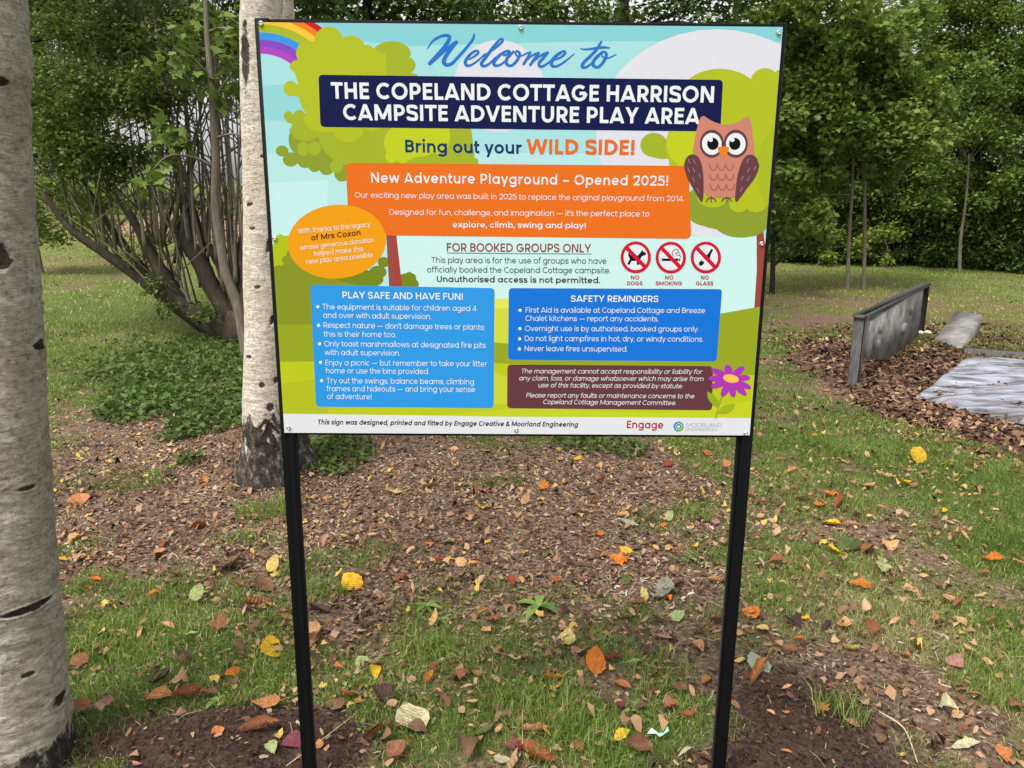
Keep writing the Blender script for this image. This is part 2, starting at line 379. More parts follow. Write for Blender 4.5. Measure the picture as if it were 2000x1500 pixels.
    else: W = 240; l = r = 0
    return l, W, r, S
def ribbon(pts, wid):
    P = np.asarray(pts, float); closed = np.allclose(P[0], P[-1])
    keep = [0]+[i for i in range(1, len(P)) if np.hypot(*(P[i]-P[i-1])) > 1e-9]; P = P[keep]; Wd = np.broadcast_to(np.asarray(wid, float), (len(pts),))[keep]
    n = len(P); d = np.diff(P, axis=0); d /= np.linalg.norm(d, axis=1)[:, None]
    nn = np.stack([-d[:, 1], d[:, 0]], 1); L = []; R = []
    for i in range(n):
        a = nn[i-1] if i > 0 else (nn[-1] if closed else nn[0]); b = nn[i] if i < n-1 else (nn[0] if closed else nn[-1])
        m = a+b; k = m @ m
        m = (a if k < .35 else m*2/k); L.append(P[i]+m*Wd[i]/2); R.append(P[i]-m*Wd[i]/2)
    V = np.array(L+R); i = np.arange(n-1); return V, np.stack([i+n, i+n+1, i+1, i], 1)
PX_UP = 7000.0                                    # where the sign's upright edges would meet, below the picture
def text_strokes(s, wt, track=0, ital=0):
    """list of 2-D pieces in font units and the inked width"""
    x = None; out = []; pen = 0; first = None; last = 0
    for i, c in enumerate(s):
        if c == ' ': pen += 250+track; continue
        l, W, r, S = glyph(c, wt)
        if first is None: pen = -l; first = 1
        o = pen+l
        for k, (t, p) in enumerate(S):
            if t == 'P': V, Q = ribbon(p, wt)
            elif t == 'D':
                x0, y0, x1, y1 = p; q = wt*math.hypot(x1-x0, y1-y0)/abs(y1-y0)/2
                V = np.array([(x0-q, y0), (x0+q, y0), (x1+q, y1), (x1-q, y1)]); Q = np.array([[0, 1, 2, 3] if y1 > y0 else [3, 2, 1, 0]])
            else:
                cx, cy, rr = p; V = np.array([(cx, cy)]+arc(cx, cy, rr, rr, 0, 345, 24)); j = np.arange(24); Q = np.stack([np.zeros(24, int), 1+j, 1+(j+1) % 24], 1)
            V = V+np.array([o, 0]); V[:, 0] += V[:, 1]*ital; out.append((V, Q, k))
        pen = o+W+r+track; last = o+W
    return out, last
LAYER = [0]
PANEL_Y = -.0045
def onpanel(P2, lift):
    """photo pixels -> points on the sign's printed face"""
    P2 = np.asarray(P2, float); d = CF[None]*F_PX+np.outer(P2[:, 0]-1000, CR)-np.outer(P2[:, 1]-750, CU)
    t = (PANEL_Y-CAM[1])/d[:, 1]; Q = CAM+d*t[:, None]; Q[:, 1] = PANEL_Y-lift; return Q
def clip_rect(P, box):
    for ax, lim, sg in ((0, box[0], 1), (0, box[1], -1), (1, box[2], 1), (1, box[3], -1)):
        out = []
        for i in range(len(P)):
            a, b = P[i-1], P[i]; ia, ib = sg*(a[ax]-lim) >= 0, sg*(b[ax]-lim) >= 0
            if ia != ib: t = (lim-a[ax])/(b[ax]-a[ax]); out.append((a[0]+(b[0]-a[0])*t, a[1]+(b[1]-a[1])*t))
            if ib: out.append(tuple(b))
        P = out
        if not P: return P
    return P
class Print:
    """one printed motif: flat pieces of several inks in thin layers, clipped to the panel"""
    def __init__(s): s.mb = MB(); s.mats = []; s.mi = []
    def _mat(s, rgb, n):
        m = ink(rgb)
        if m not in s.mats: s.mats.append(m)
        s.mi.append((s.mats.index(m), n))
    def poly(s, pts, rgb, Z=None):
        P = [((x/Z[2]+Z[0], y/Z[2]+Z[1]) if Z else (x, y)) for x, y in pts]
        LAYER[0] += 1; Q = onpanel(P, LAYER[0]*3e-6)
        P2 = clip_rect([(q[0], q[2]) for q in Q], PBOX)
        if len(P2) < 3: return
        clean = [P2[0]]
        for q in P2[1:]:
            if math.hypot(q[0]-clean[-1][0], q[1]-clean[-1][1]) > 1e-5: clean.append(q)
        if math.hypot(clean[0][0]-clean[-1][0], clean[0][1]-clean[-1][1]) < 1e-5: clean.pop()
        tr = geometry.tessellate_polygon([[Vector((a, b, 0)) for a, b in clean]])
        V = np.array([(a, PANEL_Y-LAYER[0]*3e-6, b) for a, b in clean]); T = np.array(tr)
        a, b, c = V[T[:, 0]], V[T[:, 1]], V[T[:, 2]]; fl = np.cross(b-a, c-a)[:, 1] > 0; T[fl] = T[fl][:, ::-1]
        s.mb.add(V, T); s._mat(rgb, ('T', len(T)))
    def ell(s, cx, cy, rx, ry, rgb, Z=None, rot=0, n=40):
        c, k = math.cos(math.radians(rot)), math.sin(math.radians(rot))
        s.poly([(cx+rx*math.cos(t)*c-ry*math.sin(t)*k, cy+rx*math.cos(t)*k+ry*math.sin(t)*c) for t in np.linspace(0, 2*math.pi, n, endpoint=False)], rgb, Z)
    def rbox(s, tl, tr, br, bl, rgb, rad=8):
        out = []; C = [np.array(c, float) for c in (tl, tr, br, bl)]
        for i in range(4):
            p, a, b = C[i], C[i-1], C[(i+1) % 4]; u = p+(a-p)/np.linalg.norm(a-p)*rad; v = p+(b-p)/np.linalg.norm(b-p)*rad
            for t in np.linspace(0, 1, 7): out.append(tuple((1-t)**2*u+2*t*(1-t)*p+t*t*v))
        s.poly(out, rgb)
    def stroke(s, pts, wid, rgb, Z=None, smooth=True, n=30):
        p = np.c_[np.asarray(pts, float)[:, :2], np.broadcast_to(wid, (len(pts),))] if np.asarray(pts).shape[1] == 2 else np.asarray(pts, float)
        if smooth: p = spline(p, n)
        if Z: p = np.c_[p[:, 0]/Z[2]+Z[0], p[:, 1]/Z[2]+Z[1], p[:, 2]/Z[2]]
        V, Q = ribbon(p[:, :2], p[:, 2]); LAYER[0] += 1; Q3 = Q[:, ::-1]
        s.mb.add(onpanel(V, LAYER[0]*3e-6+np.tile(np.linspace(0, 2.6e-6, len(V)//2), 2)), Q3); s._mat(rgb, ('Q', len(Q)))
        for e in (0, -1):                                   # round ends
            r = p[e, 2]/2
            if r > .4: s.ell(p[e, 0], p[e, 1], r, r, rgb, n=12)
    def text(s, txt, x0, y0, x1, y1, cap, wt, rgb, ital=0, track=0):
        pcs, W = text_strokes(txt, wt, track, ital); LAYER[0] += 1
        k = (x1-x0)/W; ky = cap/700.
        nQ = nT = 0; Vs = []
        for V, Q, z in pcs:
            bx = x0+V[:, 0]*k; by = y0+(y1-y0)*V[:, 0]/W; up = V[:, 1]*ky
            dx, dy = bx-1000, by-PX_UP; ln = np.hypot(dx, dy)
            s.mb.add(onpanel(np.c_[bx+up*dx/ln, by+up*dy/ln], LAYER[0]*3e-6+z*6e-7), Q)
            s._mat(rgb, ('Q' if Q.shape[1] == 4 else 'T', len(Q)))
    def build(s, name, root, parent, label=None):
        V = np.concatenate(s.mb.V)-np.array(root.location); ks = list(s.mb.F.keys())
        me = npmesh(name, V, [np.concatenate(s.mb.F[k]) for k in ks], s.mats)
        per = {k: [] for k in ks}
        for m, (t, n) in s.mi: per[4 if t == 'Q' else 3] += [m]*n
        me.polygons.foreach_set("material_index", np.array(sum([per[k] for k in ks], []), np.int32)); me.update()
        o = obj(name, me, parent)
        if label: o["label"] = label
        return o

FRAME_W, FRAME_H, TB = 1.2, .9779, .034
PBOX = (-.6+.0115, .6-.0115, Z0+.0085, Z0+FRAME_H-.0105)
def build_sign():
    s = thing("information_sign", "tall welcome sign with colourful play area panel in black metal frame on two legs", "sign", (0, 0, 0))
    m_blk, nt, b = new_mat("black_powder_coat"); b.inputs["Base Color"].default_value = (.0035, .0035, .004, 1); b.inputs["Roughness"].default_value = .42; b.inputs["Specular IOR Level"].default_value = .12
    n = noise_tex(nt, 130, 3, mapping(nt)); bump(nt, b, n, .12, .001)
    sp = noise_tex(nt, 60, 8, mapping(nt), .8); nt.links.new(ramp(nt, sp, [(.70, (.0035, .0035, .004)), (.80, (.07, .07, .07))]), b.inputs["Base Color"])
    top = Z0+FRAME_H
    for sx in (-1, 1):
        mb = MB(); mb.box((sx*(.6-TB/2), TB/2, (top-.35)/2), (TB, TB, top+.35), bev=.003); mb.build("leg", m_blk, s)
    for z in (top-TB/2, Z0+TB/2):
        mb = MB(); mb.box((0, TB/2+.0015, z-.0008), (1.2-2*TB, TB-.003, TB-.0016), bev=.003); mb.build("rail", m_blk, s)
    m_edge = simple_mat("aluminium_composite_edge", (.72, .73, .75), .4)
    mb = MB(); mb.box(((PBOX[0]+PBOX[1])/2, -.0022, (PBOX[2]+PBOX[3])/2), (PBOX[1]-PBOX[0], .0038, PBOX[3]-PBOX[2]), bev=.0006)
    panel = mb.build("panel", m_edge, s)
    ZA = (480, 40, 4.687); ZB = (1000, 20, 3.571); ZC = (500, 400, 3.572); ZD = (960, 440, 3.4086); ZE = (800, 40, 4.762); Z1 = (480, 20, 3.7037)
    # sky bands
    p = Print()
    p.poly([(470, 20), (1560, 20), (1560, 900), (470, 900)], (168, 222, 228))
    p.poly([(470, 20), (1560, 20), (1560, 82), (1240, 80), (1000, 84), (800, 90), (600, 70), (470, 60)], (136, 208, 217))
    p.poly([(470, 166), (640, 165), (640, 225), (600, 240), (470, 232)], (148, 214, 221))
    p.poly([(470, 300), (720, 295), (1180, 300), (1180, 560), (470, 560)], (184, 229, 232))
    p.poly([(470, 360), (640, 352), (640, 560), (470, 560)], (196, 237, 238))
    p.poly([(770, 458), (1500, 462), (1500, 640), (770, 640)], (204, 240, 240))
    p.build("printed_sky", s, panel)
    p = Print(); p.ell(974, 168, 88, 90, (222, 223, 236)); p.ell(1400, 260, 236, 203, (222, 223, 236)); p.build("printed_cloud", s, panel)
    # rainbow: rings round one centre
    p = Print(); c = (515, 245)
    bands = ((193, (204, 22, 36)), (182, (236, 128, 34)), (171, (248, 196, 60)), (158, (168, 184, 42)), (142, (58, 150, 236)), (128, (136, 72, 196)), (114, (176, 70, 196)), (100, None))
    for (r, col), (r2, _) in zip(bands, bands[1:]): p.poly(arc(508, 205, r, -r, 12, 110, 44)+arc(508, 205, r2, -r2, 110, 12, 44), col)
    p.build("printed_rainbow", s, panel)
    Lg, Mg, Dg, Bg = (178, 190, 36), (162, 178, 44), (140, 157, 48), (192, 204, 34)
    p = Print()
    for e in ((1335, 300, 175, 110), (1470, 410, 84, 76), (1400, 470, 120, 60), (1535, 520, 45, 35), (1150, 500, 330, 180)): p.ell(*e, Mg, ZA)
    for e in ((333, 1195, 58, 50), (412, 1272, 72, 66), (540, 1262, 75, 90), (630, 1300, 70, 88), (740, 1318, 80, 98), (880, 1390, 72, 85), (520, 1090, 128, 150)): p.ell(*e, Dg, ZA)
    p.poly([(400, 1000), (470, 1280), (700, 1360), (950, 1430), (1000, 950), (500, 900)], Dg, ZA)
    for e in ((1000, 1020, 340, 310), (830, 1335, 60, 62), (390, 872, 42, 42), (430, 912, 60, 32), (490, 885, 60, 66), (550, 1000, 140, 105), (525, 1175, 55, 66), (630, 1170, 58, 66)): p.ell(*e, Mg, ZA)
    p.poly([(1100, 950), (2060, 960), (2100, 1290), (2060, 1350), (1100, 1350)], Mg, ZA)
    p.ell(2085, 1300, 45, 45, Mg, ZA); p.ell(2000, 1140, 70, 80, Mg, ZA)
    for e in ((760, 190, 130, 135), (960, 245, 130, 105), (1105, 265, 62, 42), (1120, 420, 172, 175), (580, 300, 120, 115), (500, 420, 98, 62), (412, 622, 66, 70), (470, 640, 60, 54), (700, 620, 225, 300), (720, 900, 190, 125), (940, 1010, 135, 105), (1150, 970, 70, 45)): p.ell(*e, Lg, ZA)
    p.poly([(430, 420), (480, 580), (480, 700), (700, 900), (1285, 900), (1285, 300), (600, 250)], Lg, ZA)
    for e in ((1440, 1120, 176, 170), (1600, 1080, 160, 170), (1750, 1060, 120, 165), (1335, 1245, 60, 58), (1440, 1258, 52, 52), (1545, 1200, 60, 55)): p.ell(*e, Bg, ZA)
    p.build("printed_tree", s, panel, "lime green cartoon tree at the panel's left")
    p = Print(); p.poly([(1764, 20), (1806, 20), (1822, 130), (1800, 560), (1748, 560), (1766, 300)], (156, 70, 62), ZD); p.build("printed_trunk", s, panel, "reddish cartoon trunk at the panel's right edge")
    p = Print()
    for e in ((1425, 400, 90, 50), (1385, 420, 40, 22), (1448, 437, 52, 27)): p.ell(*e, Dg)
    for e in ((990, 940, 95, 85), (1060, 985, 120, 52), (1140, 1060, 45, 52)): p.ell(*e, Mg, ZB)
    for e in ((1450, 640, 300, 232), (1765, 500, 100, 96), (1880, 520, 70, 110), (1300, 950, 228, 240), (1640, 900, 330, 420), (1580, 1350, 66, 60), (1700, 1340, 80, 70), (1400, 1300, 110, 75)): p.ell(*e, Lg, ZB)
    p.ell(1290, 930, 210, 190, Bg, ZB); p.ell(1900, 1120, 190, 330, (170, 184, 40), ZB)
    p.build("printed_tree", s, panel, "lime green cartoon tree behind the owl at the panel's right")
    # bushes and hills
    p = Print(); Bd = (136, 148, 38)
    for e in ((168, 258, 46, 52), (148, 318, 40, 60), (215, 285, 60, 70), (140, 400, 60, 70), (250, 330, 80, 60)): p.ell(*e, (176, 192, 26), ZC)
    for e in ((210, 385, 30, 30), (240, 350, 26, 40), (165, 470, 60, 48), (300, 460, 120, 110), (110, 480, 30, 30), (420, 520, 160, 90)): p.ell(*e, Bd, ZC)
    for e in ((850, 470, 60, 45), (890, 400, 40, 36), (700, 520, 190, 70), (1050, 530, 70, 52), (1090, 505, 26, 26), (1112, 552, 24, 28), (1070, 490, 24, 22)): p.ell(*e, (118, 136, 30), ZC)
    p.poly([(60, 470), (300, 460), (700, 560), (700, 900), (60, 900)], Bd, ZC)
    p.build("printed_bush", s, panel)
    p = Print(); p.poly([(908, 200), (950, 200), (965, 590), (930, 590)], (152, 76, 70), ZC); p.poly([(950, 200), (978, 200), (1021, 590), (965, 590)], (166, 66, 60), ZC); p.build("printed_trunk", s, panel)
    p = Print()
    p.poly([(880, 583), (1010, 583), (1010, 690), (880, 690)], (222, 228, 92)); p.poly([(880, 610), (1010, 600), (1010, 690), (880, 690)], (208, 216, 66))
    p.poly([(530, 634), (760, 632), (960, 668), (1000, 672), (1300, 640), (1410, 612), (1490, 598), (1490, 760), (530, 760)], (150, 165, 36))
    p.poly([(530, 707), (700, 705), (960, 709), (1120, 716), (1300, 736), (1490, 732), (1490, 830), (530, 830)], (188, 200, 32))
    p.poly([(530, 752), (640, 738), (640, 830), (530, 830)], (178, 190, 36)); p.poly([(640, 830), (1000, 798), (1300, 806), (1490, 780), (1490, 830)], (196, 208, 40)); p.poly([(960, 725), (1000, 740), (1000, 790), (960, 790)], (200, 210, 60))
    p.build("printed_hill", s, panel)
    p = Print(); p.poly([(530, 807.5), (800, 811), (960, 813.6), (1500, 816.8), (1500, 880), (530, 880)], (226, 227, 236)); p.build("footer_strip", s, panel)
    # boxes
    p = Print(); W = (236, 238, 246)
    p.rbox((622, 146), (1412, 156), (1407, 257), (626, 248), (12, 22, 74), 9); p.build("title_banner", s, panel)
    p = Print(); p.rbox((675, 318), (1345, 324), (1350, 466.5), (682, 459), (232, 112, 30), 12); p.build("message_box", s, panel, "orange box with rounded corners")
    p = Print(); p.ell(658, 472, 96, 72, (238, 158, 18), rot=-5, n=64); p.build("thanks_oval", s, panel)
    p = Print(); p.rbox((606, 556), (966, 562.7), (964.3, 797.3), (617.3, 794.3), (48, 152, 232), 8); p.build("message_box", s, panel, "light blue box at lower left")
    p = Print(); p.rbox((993.7, 562.6), (1410.3, 564.7), (1399.5, 706.1), (992.3, 702.6), (22, 116, 220), 8); p.build("message_box", s, panel, "deep blue box at lower right")
    p = Print(); p.rbox((991, 712), (1392, 715), (1391, 801.4), (990.5, 797.3), (100, 58, 66), 8); p.build("message_box", s, panel, "brown box at lower right")
    # lettering
    wc = (40, 116, 204); p = Print()
    SW = [[(165, 262, 8), (215, 192, 20), (290, 147, 26), (350, 140, 30), (372, 162, 32), (330, 240, 38), (250, 335, 42), (188, 400, 36)],
          [(190, 402, 30), (250, 352, 24), (330, 280, 26), (400, 222, 30), (438, 200, 30)], [(436, 202, 30), (390, 260, 32), (335, 335, 38), (318, 385, 40), (345, 413, 34), (395, 398, 30), (470, 320, 28), (540, 240, 26), (588, 175, 24), (600, 128, 14)],
          [(555, 362, 14), (610, 328, 22), (640, 297, 24), (615, 281, 22), (560, 320, 30), (520, 378, 32), (528, 416, 28), (572, 414, 22), (640, 368, 18), (700, 310, 16)],
          [(690, 330, 18), (780, 270, 18), (850, 208, 24), (868, 182, 20), (845, 173, 20), (790, 232, 28), (710, 340, 32), (668, 400, 32), (690, 424, 28), (740, 403, 22), (800, 345, 18)],
          [(875, 325, 18), (910, 312, 24), (930, 292, 24), (900, 284, 22), (830, 330, 30), (786, 385, 32), (793, 418, 28), (840, 413, 22), (905, 366, 18)],
          [(965, 290, 22), (905, 355, 30), (905, 408, 30), (950, 418, 26), (1000, 370, 28), (1024, 312, 26), (1000, 286, 22), (984, 302, 18), (1002, 330, 16), (1050, 325, 16), (1100, 298, 16)],
          [(1122, 296, 22), (1095, 350, 26), (1060, 405, 26)], [(1060, 405, 14), (1130, 332, 18), (1198, 302, 24)], [(1200, 304, 24), (1165, 352, 27), (1122, 413, 26)], [(1122, 413, 14), (1205, 335, 18), (1283, 297, 24)], [(1284, 299, 24), (1250, 340, 28), (1203, 398, 28), (1217, 428, 26), (1262, 413, 20), (1340, 352, 16)],
          [(1345, 366, 14), (1400, 345, 20), (1445, 306, 24), (1430, 286, 22), (1370, 322, 30), (1322, 380, 32), (1324, 420, 28), (1372, 424, 22), (1440, 384, 18), (1532, 308, 8)],
          [(1782, 200, 20), (1722, 290, 28), (1620, 390, 30), (1608, 432, 30), (1650, 430, 22), (1720, 372, 16), (1765, 325, 14)], [(1590, 262, 8), (1640, 268, 16), (1740, 256, 22), (1810, 250, 22), (1860, 256, 10)],
          [(1795, 290, 20), (1725, 355, 30), (1705, 412, 30), (1750, 434, 26), (1800, 388, 28), (1830, 322, 28), (1815, 292, 22), (1790, 302, 16), (1792, 335, 14), (1842, 350, 14), (1922, 315, 8)]]
    for q in SW: p.stroke(q, 0, wc, ZE, n=len(q)*6)
    p.build("lettering", s, panel, "blue handwritten words Welcome to")
    def T(label, *rows):
        for r in rows:
            p = Print()
            if r[0] == 'dot': p.ell(r[1], r[2], 3.2, 3.2, W, n=14); p.build("bullet_dot", s, panel)
            else: p.text(*r[:8], **(r[8] if len(r) > 8 else {})); p.build("lettering", s, panel, label)
    T("white capitals on the navy banner", ("THE COPELAND COTTAGE HARRISON", 647.4, 192.8, 1393.5, 200.6, 32.3, 142, W), ("CAMPSITE ADVENTURE PLAY AREA", 671, 234.4, 1366.8, 242.6, 31.5, 142, W))
    T("navy slogan words", ("Bring out your", 791.8, 297.3, 1019, 300.7, 24.4, 128, (10, 52, 100))); T("orange slogan capitals", ("WILD SIDE!", 1028, 300.9, 1238.9, 302.9, 29.6, 150, (228, 110, 40)))
    T("white words on the orange box", ("New Adventure Playground - Opened 2025!", 725.2, 356.5, 1304.4, 363, 19.6, 112, W, dict(track=40)),
      ("Our exciting new play area was built in 2025 to replace the original playground from 2014.", 693.3, 386, 1335.5, 393.4, 10.9, 70, W),
      ("Designed for fun, challenge, and imagination _ it's the perfect place to", 761, 419.3, 1268, 423, 10.9, 70, W), ("explore, climb, swing and play!", 884.3, 444, 1144, 446, 11.2, 112, W))
    T("white words on the yellow oval", ("With thanks to the legacy", 582.7, 456, 724, 442.5, 9.3, 70, W), ("whose generous donation", 586.7, 488.3, 731, 472.5, 9.3, 70, W), ("helped make this", 614, 500, 709.3, 490, 9.3, 70, W), ("new play area possible.", 599, 515.7, 730, 501.7, 9.3, 70, W))
    T("black bold words on the yellow oval", ("of Mrs Coxon", 608.3, 470, 704.3, 459.3, 11, 122, (46, 20, 24)))
    bd, bk = (148, 62, 66), (62, 56, 64)
    p = Print(); p.text("FOR BOOKED GROUPS ONLY", 872.7, 491, 1154.5, 492.9, 16.4, 112, bd); p.stroke([(873, 494), (1014, 495.2), (1155, 496)], 1.1, (86, 80, 84), smooth=False)
    p.build("lettering", s, panel, "maroon underlined capitals")
    T("dark grey notice words", ("This play area is for the use of groups who have", 842.7, 513.3, 1184.4, 515.4, 11.4, 76, bk), ("officially booked the Copeland Cottage campsite.", 834.3, 532, 1191.8, 533.9, 11.4, 76, bk), ("Unauthorised access is not permitted.", 853.3, 550.5, 1172, 553, 11.4, 116, (70, 46, 50)))
    rd = (186, 34, 52)
    T("red captions under the three ban symbols", ("NO", 1232, 545.6, 1248.4, 545.7, 7.6, 135, rd), ("DOGS", 1224.6, 557, 1254.6, 557.1, 7.6, 135, rd), ("NO", 1298.9, 545.7, 1314.7, 545.8, 7.6, 135, rd), ("SMOKING", 1280.4, 557, 1332, 557.2, 7.6, 135, rd), ("NO", 1368.7, 545.8, 1384.5, 545.9, 7.6, 135, rd), ("GLASS", 1358.7, 557.1, 1392.7, 557.2, 7.6, 135, rd))
    q = 73
    T("white words on the light blue box", ("PLAY SAFE AND HAVE FUN!", 669.3, 582.3, 904.3, 585.7, 13, 112, W), ("The equipment is suitable for children aged 4", 630, 604, 930.7, 607.7, 10.7, q, W), ("and over with adult supervision.", 631.7, 620.7, 842.3, 623.3, 10.7, q, W),
      ("Respect nature _ don't damage trees or plants;", 632.3, 640, 946.7, 644.3, 10.7, q, W), ("this is their home too.", 632.7, 657.3, 774, 658.7, 10.7, q, W), ("Only toast marshmallows at designated fire pits", 634, 676.3, 948.3, 679.7, 10.7, q, W), ("with adult supervision.", 634.7, 693.3, 781.7, 694.7, 10.7, q, W),
      ("Enjoy a picnic _ but remember to take your litter", 635.7, 713.3, 951.7, 715.7, 10.7, q, W), ("home or use the bins provided.", 637.3, 729, 838.3, 730.7, 10.7, q, W), ("Try out the swings, balance beams, climbing", 638, 748.3, 925.7, 750.7, 10.7, q, W), ("frames and hideouts _ and bring your sense", 638.3, 764, 927.7, 765.7, 10.7, q, W), ("of adventure!", 639.3, 779.3, 726, 780, 10.7, q, W),
      ('dot', 620.7, 599), ('dot', 622.3, 635.3), ('dot', 624.3, 671.3), ('dot', 626.3, 707.7), ('dot', 628.3, 743.3))
    T("white words on the deep blue box", ("SAFETY REMINDERS", 1114.6, 589.4, 1285.6, 590, 12.6, 112, W), ("First Aid is available at Copeland Cottage and Breeze", 1026.6, 610.5, 1376.6, 611.5, 10.4, q, W), ("Chalet kitchens _ report any accidents.", 1026.3, 626.7, 1285.6, 627.8, 10.4, q, W),
      ("Overnight use is by authorised, booked groups only.", 1025.7, 646.5, 1364, 647.7, 10.4, q, W), ("Do not light campfires in hot, dry, or windy conditions.", 1025, 665.9, 1373, 667.4, 10.4, q, W), ("Never leave fires unsupervised.", 1024.8, 685.6, 1224.9, 686.7, 10.4, q, W),
      ('dot', 1015.7, 606), ('dot', 1015.4, 641.8), ('dot', 1014.9, 661.8), ('dot', 1014.3, 681.4))
    it = dict(ital=.2)
    T("white italic words on the brown box", ("The management cannot accept responsibility or liability for", 1017.2, 729, 1370.7, 730.4, 9, q, W, it), ("any claim, loss, or damage whatsoever which may arise from", 1013.4, 742.8, 1373, 744.2, 9, q, W, it), ("use of this facility, except as provided by statute.", 1051, 756.5, 1332.6, 758.3, 9, q, W, it),
      ("Please report any faults or maintenance concerns to the", 1027.5, 776.2, 1355.5, 778, 9, q, W, it), ("Copeland Cottage Management Committee.", 1060.3, 789.1, 1320, 791.2, 9, q, W, it))
    T("black italic words along the footer", ("This sign was designed, printed and fitted by Engage Creative & Moorland Engineering", 620, 828.5, 1128.1, 833.6, 9.4, 128, (30, 30, 38), it))
    T("red footer name", ("Engage", 1224, 836, 1295.3, 837, 14.6, 118, (184, 30, 62))); T("thin grey footer name", ("MOORLAND", 1340.5, 833.1, 1408.9, 833.6, 7.2, 56, (150, 152, 158)), ("ENGINEERING", 1339.3, 841.3, 1400, 841.6, 6.4, 52, (160, 162, 168)))
    p = Print()
    for r, a0, a1, col, wd in ((8.4, 100, 250, (40, 130, 200), 3.2), (8.4, 260, 350, (60, 170, 120), 3), (8.2, -5, 90, (120, 180, 60), 3.2), (4.2, 60, 250, (70, 160, 80), 2.2), (4.0, 260, 400, (30, 110, 190), 2.2)):
        p.stroke(arc(1325.5, 833, r, r, a0, a1, 14), wd, col, n=16)
    p.build("swirl_emblem", s, panel)
    # ban symbols
    for cx, cy, kind, lb in ((1241.6, 502.5, 0, "ban symbol with a dog"), (1310, 503.1, 1, "ban symbol with a cigarette"), (1378.4, 502.8, 2, "ban symbol with a bottle")):
        p = Print(); p.ell(cx, cy, 29.6, 31, (204, 24, 50), n=56); p.ell(cx, cy, 23.6, 25, (232, 234, 242), n=56); K = (22, 20, 24)
        if kind == 0: p.poly([(912, 175), (908, 195), (920, 225), (903, 258), (917, 266), (932, 238), (965, 238), (969, 264), (984, 264), (986, 232), (1002, 205), (1026, 199), (1028, 183), (1010, 176), (1004, 162), (994, 178), (975, 200), (938, 206), (922, 195)], K, ZD)
        if kind == 1:
            p.poly([(1133, 221), (1243, 221), (1243, 238), (1133, 238)], K, ZD); p.poly([(1247, 221), (1256, 221), (1256, 238), (1247, 238)], K, ZD)
            p.stroke([(1212, 205), (1203, 190), (1208, 172), (1224, 160), (1240, 164), (1240, 180), (1226, 190), (1240, 200), (1256, 205), (1258, 216)], 4.5, K, ZD); p.stroke([(1240, 175), (1254, 185), (1252, 200)], 3.5, K, ZD)
        if kind == 2:
            p.poly([(1463, 157), (1476, 163), (1458, 198), (1453, 220), (1437, 237), (1425, 224), (1412, 229), (1420, 206), (1441, 190)], K, ZD); p.poly([(1399, 232), (1406, 242), (1418, 240), (1413, 254), (1396, 273), (1378, 260), (1384, 243)], K, ZD)
        a = math.radians(45); u = np.array([math.cos(a), math.sin(a)*1.05]); v = np.array([-math.sin(a), math.cos(a)])*3.9; c = np.array([cx, cy])
        p.poly([tuple(c-u*26+v), tuple(c+u*26+v), tuple(c+u*26-v), tuple(c-u*26-v)], (204, 24, 50)); p.build("ban_symbol", s, panel, lb)
    # owl
    p = Print(); bo, wi, li = (204, 132, 114), (104, 62, 70), (172, 96, 86)
    p.poly(spline([(1340, 738), (1400, 775), (1480, 798), (1560, 785), (1640, 742), (1664, 770), (1680, 890), (1690, 1020), (1660, 1140), (1600, 1270), (1540, 1302), (1400, 1302), (1345, 1275), (1290, 1140), (1262, 1000), (1278, 880), (1300, 790), (1318, 745), (1340, 738)], 90)[:-1].tolist(), bo, ZB)
    for sgn, pts in ((0, [(1198, 1085), (1215, 1030), (1255, 1005), (1300, 1025), (1325, 1090), (1336, 1200), (1326, 1335), (1270, 1255), (1222, 1170)]), (1, [(1724, 1085), (1705, 1030), (1665, 1007), (1622, 1025), (1592, 1085), (1566, 1190), (1560, 1335), (1640, 1240), (1698, 1160)])):
        p.poly(spline(pts+pts[:1], 60)[:-1].tolist(), wi, ZB)
        for x, y in (((1235, 1055), (1270, 1055), (1232, 1115), (1268, 1115), (1265, 1180), (1308, 1155), (1296, 1255)) if not sgn else ((1645, 1050), (1695, 1100), (1650, 1115), (1605, 1170), (1648, 1175), (1600, 1250))):
            sx = 6 if not sgn else -6; p.stroke([(x-sx, y-14), (x+sx, y+14)], 5, (170, 130, 130), ZB, smooth=False)
    for x in (1393, 1560): p.ell(x, 931, 84, 98, wi, ZB)
    for x in (1393, 1560): p.ell(x, 932, 68, 76, (238, 240, 246), ZB)
    for x, h2 in ((1400, 1385), (1553, 1537)): p.ell(x, 932, 40, 43, (14, 14, 16), ZB); p.ell(h2, 904, 15, 15, (238, 240, 246), ZB)
    p.poly(spline([(1432, 957), (1472, 950), (1512, 957), (1500, 995), (1472, 1032), (1445, 995), (1432, 957)], 30)[:-1].tolist(), (238, 128, 28), ZB)
    for y, x0 in ((1075, 1374), (1145, 1376), (1215, 1380)):
        for k in range(3): p.stroke([(x0+k*57, y), (x0+12+k*57, y+30), (x0+29+k*57, y+40), (x0+46+k*57, y+30), (x0+57+k*57, y)], 8, li, ZB)
    for x in (1388, 1497): p.stroke([(x-34, 1332), (x-22, 1315), (x, 1308), (x+22, 1315), (x+34, 1332)], 7, (120, 70, 60), ZB); p.stroke([(x, 1300), (x, 1338)], 7, (120, 70, 60), ZB, smooth=False)
    p.build("printed_owl", s, panel)
    # flower
    p = Print(); gs = (150, 170, 40)
    p.stroke([(1540, 1120), (1515, 1190), (1490, 1285)], 7, gs, ZD)
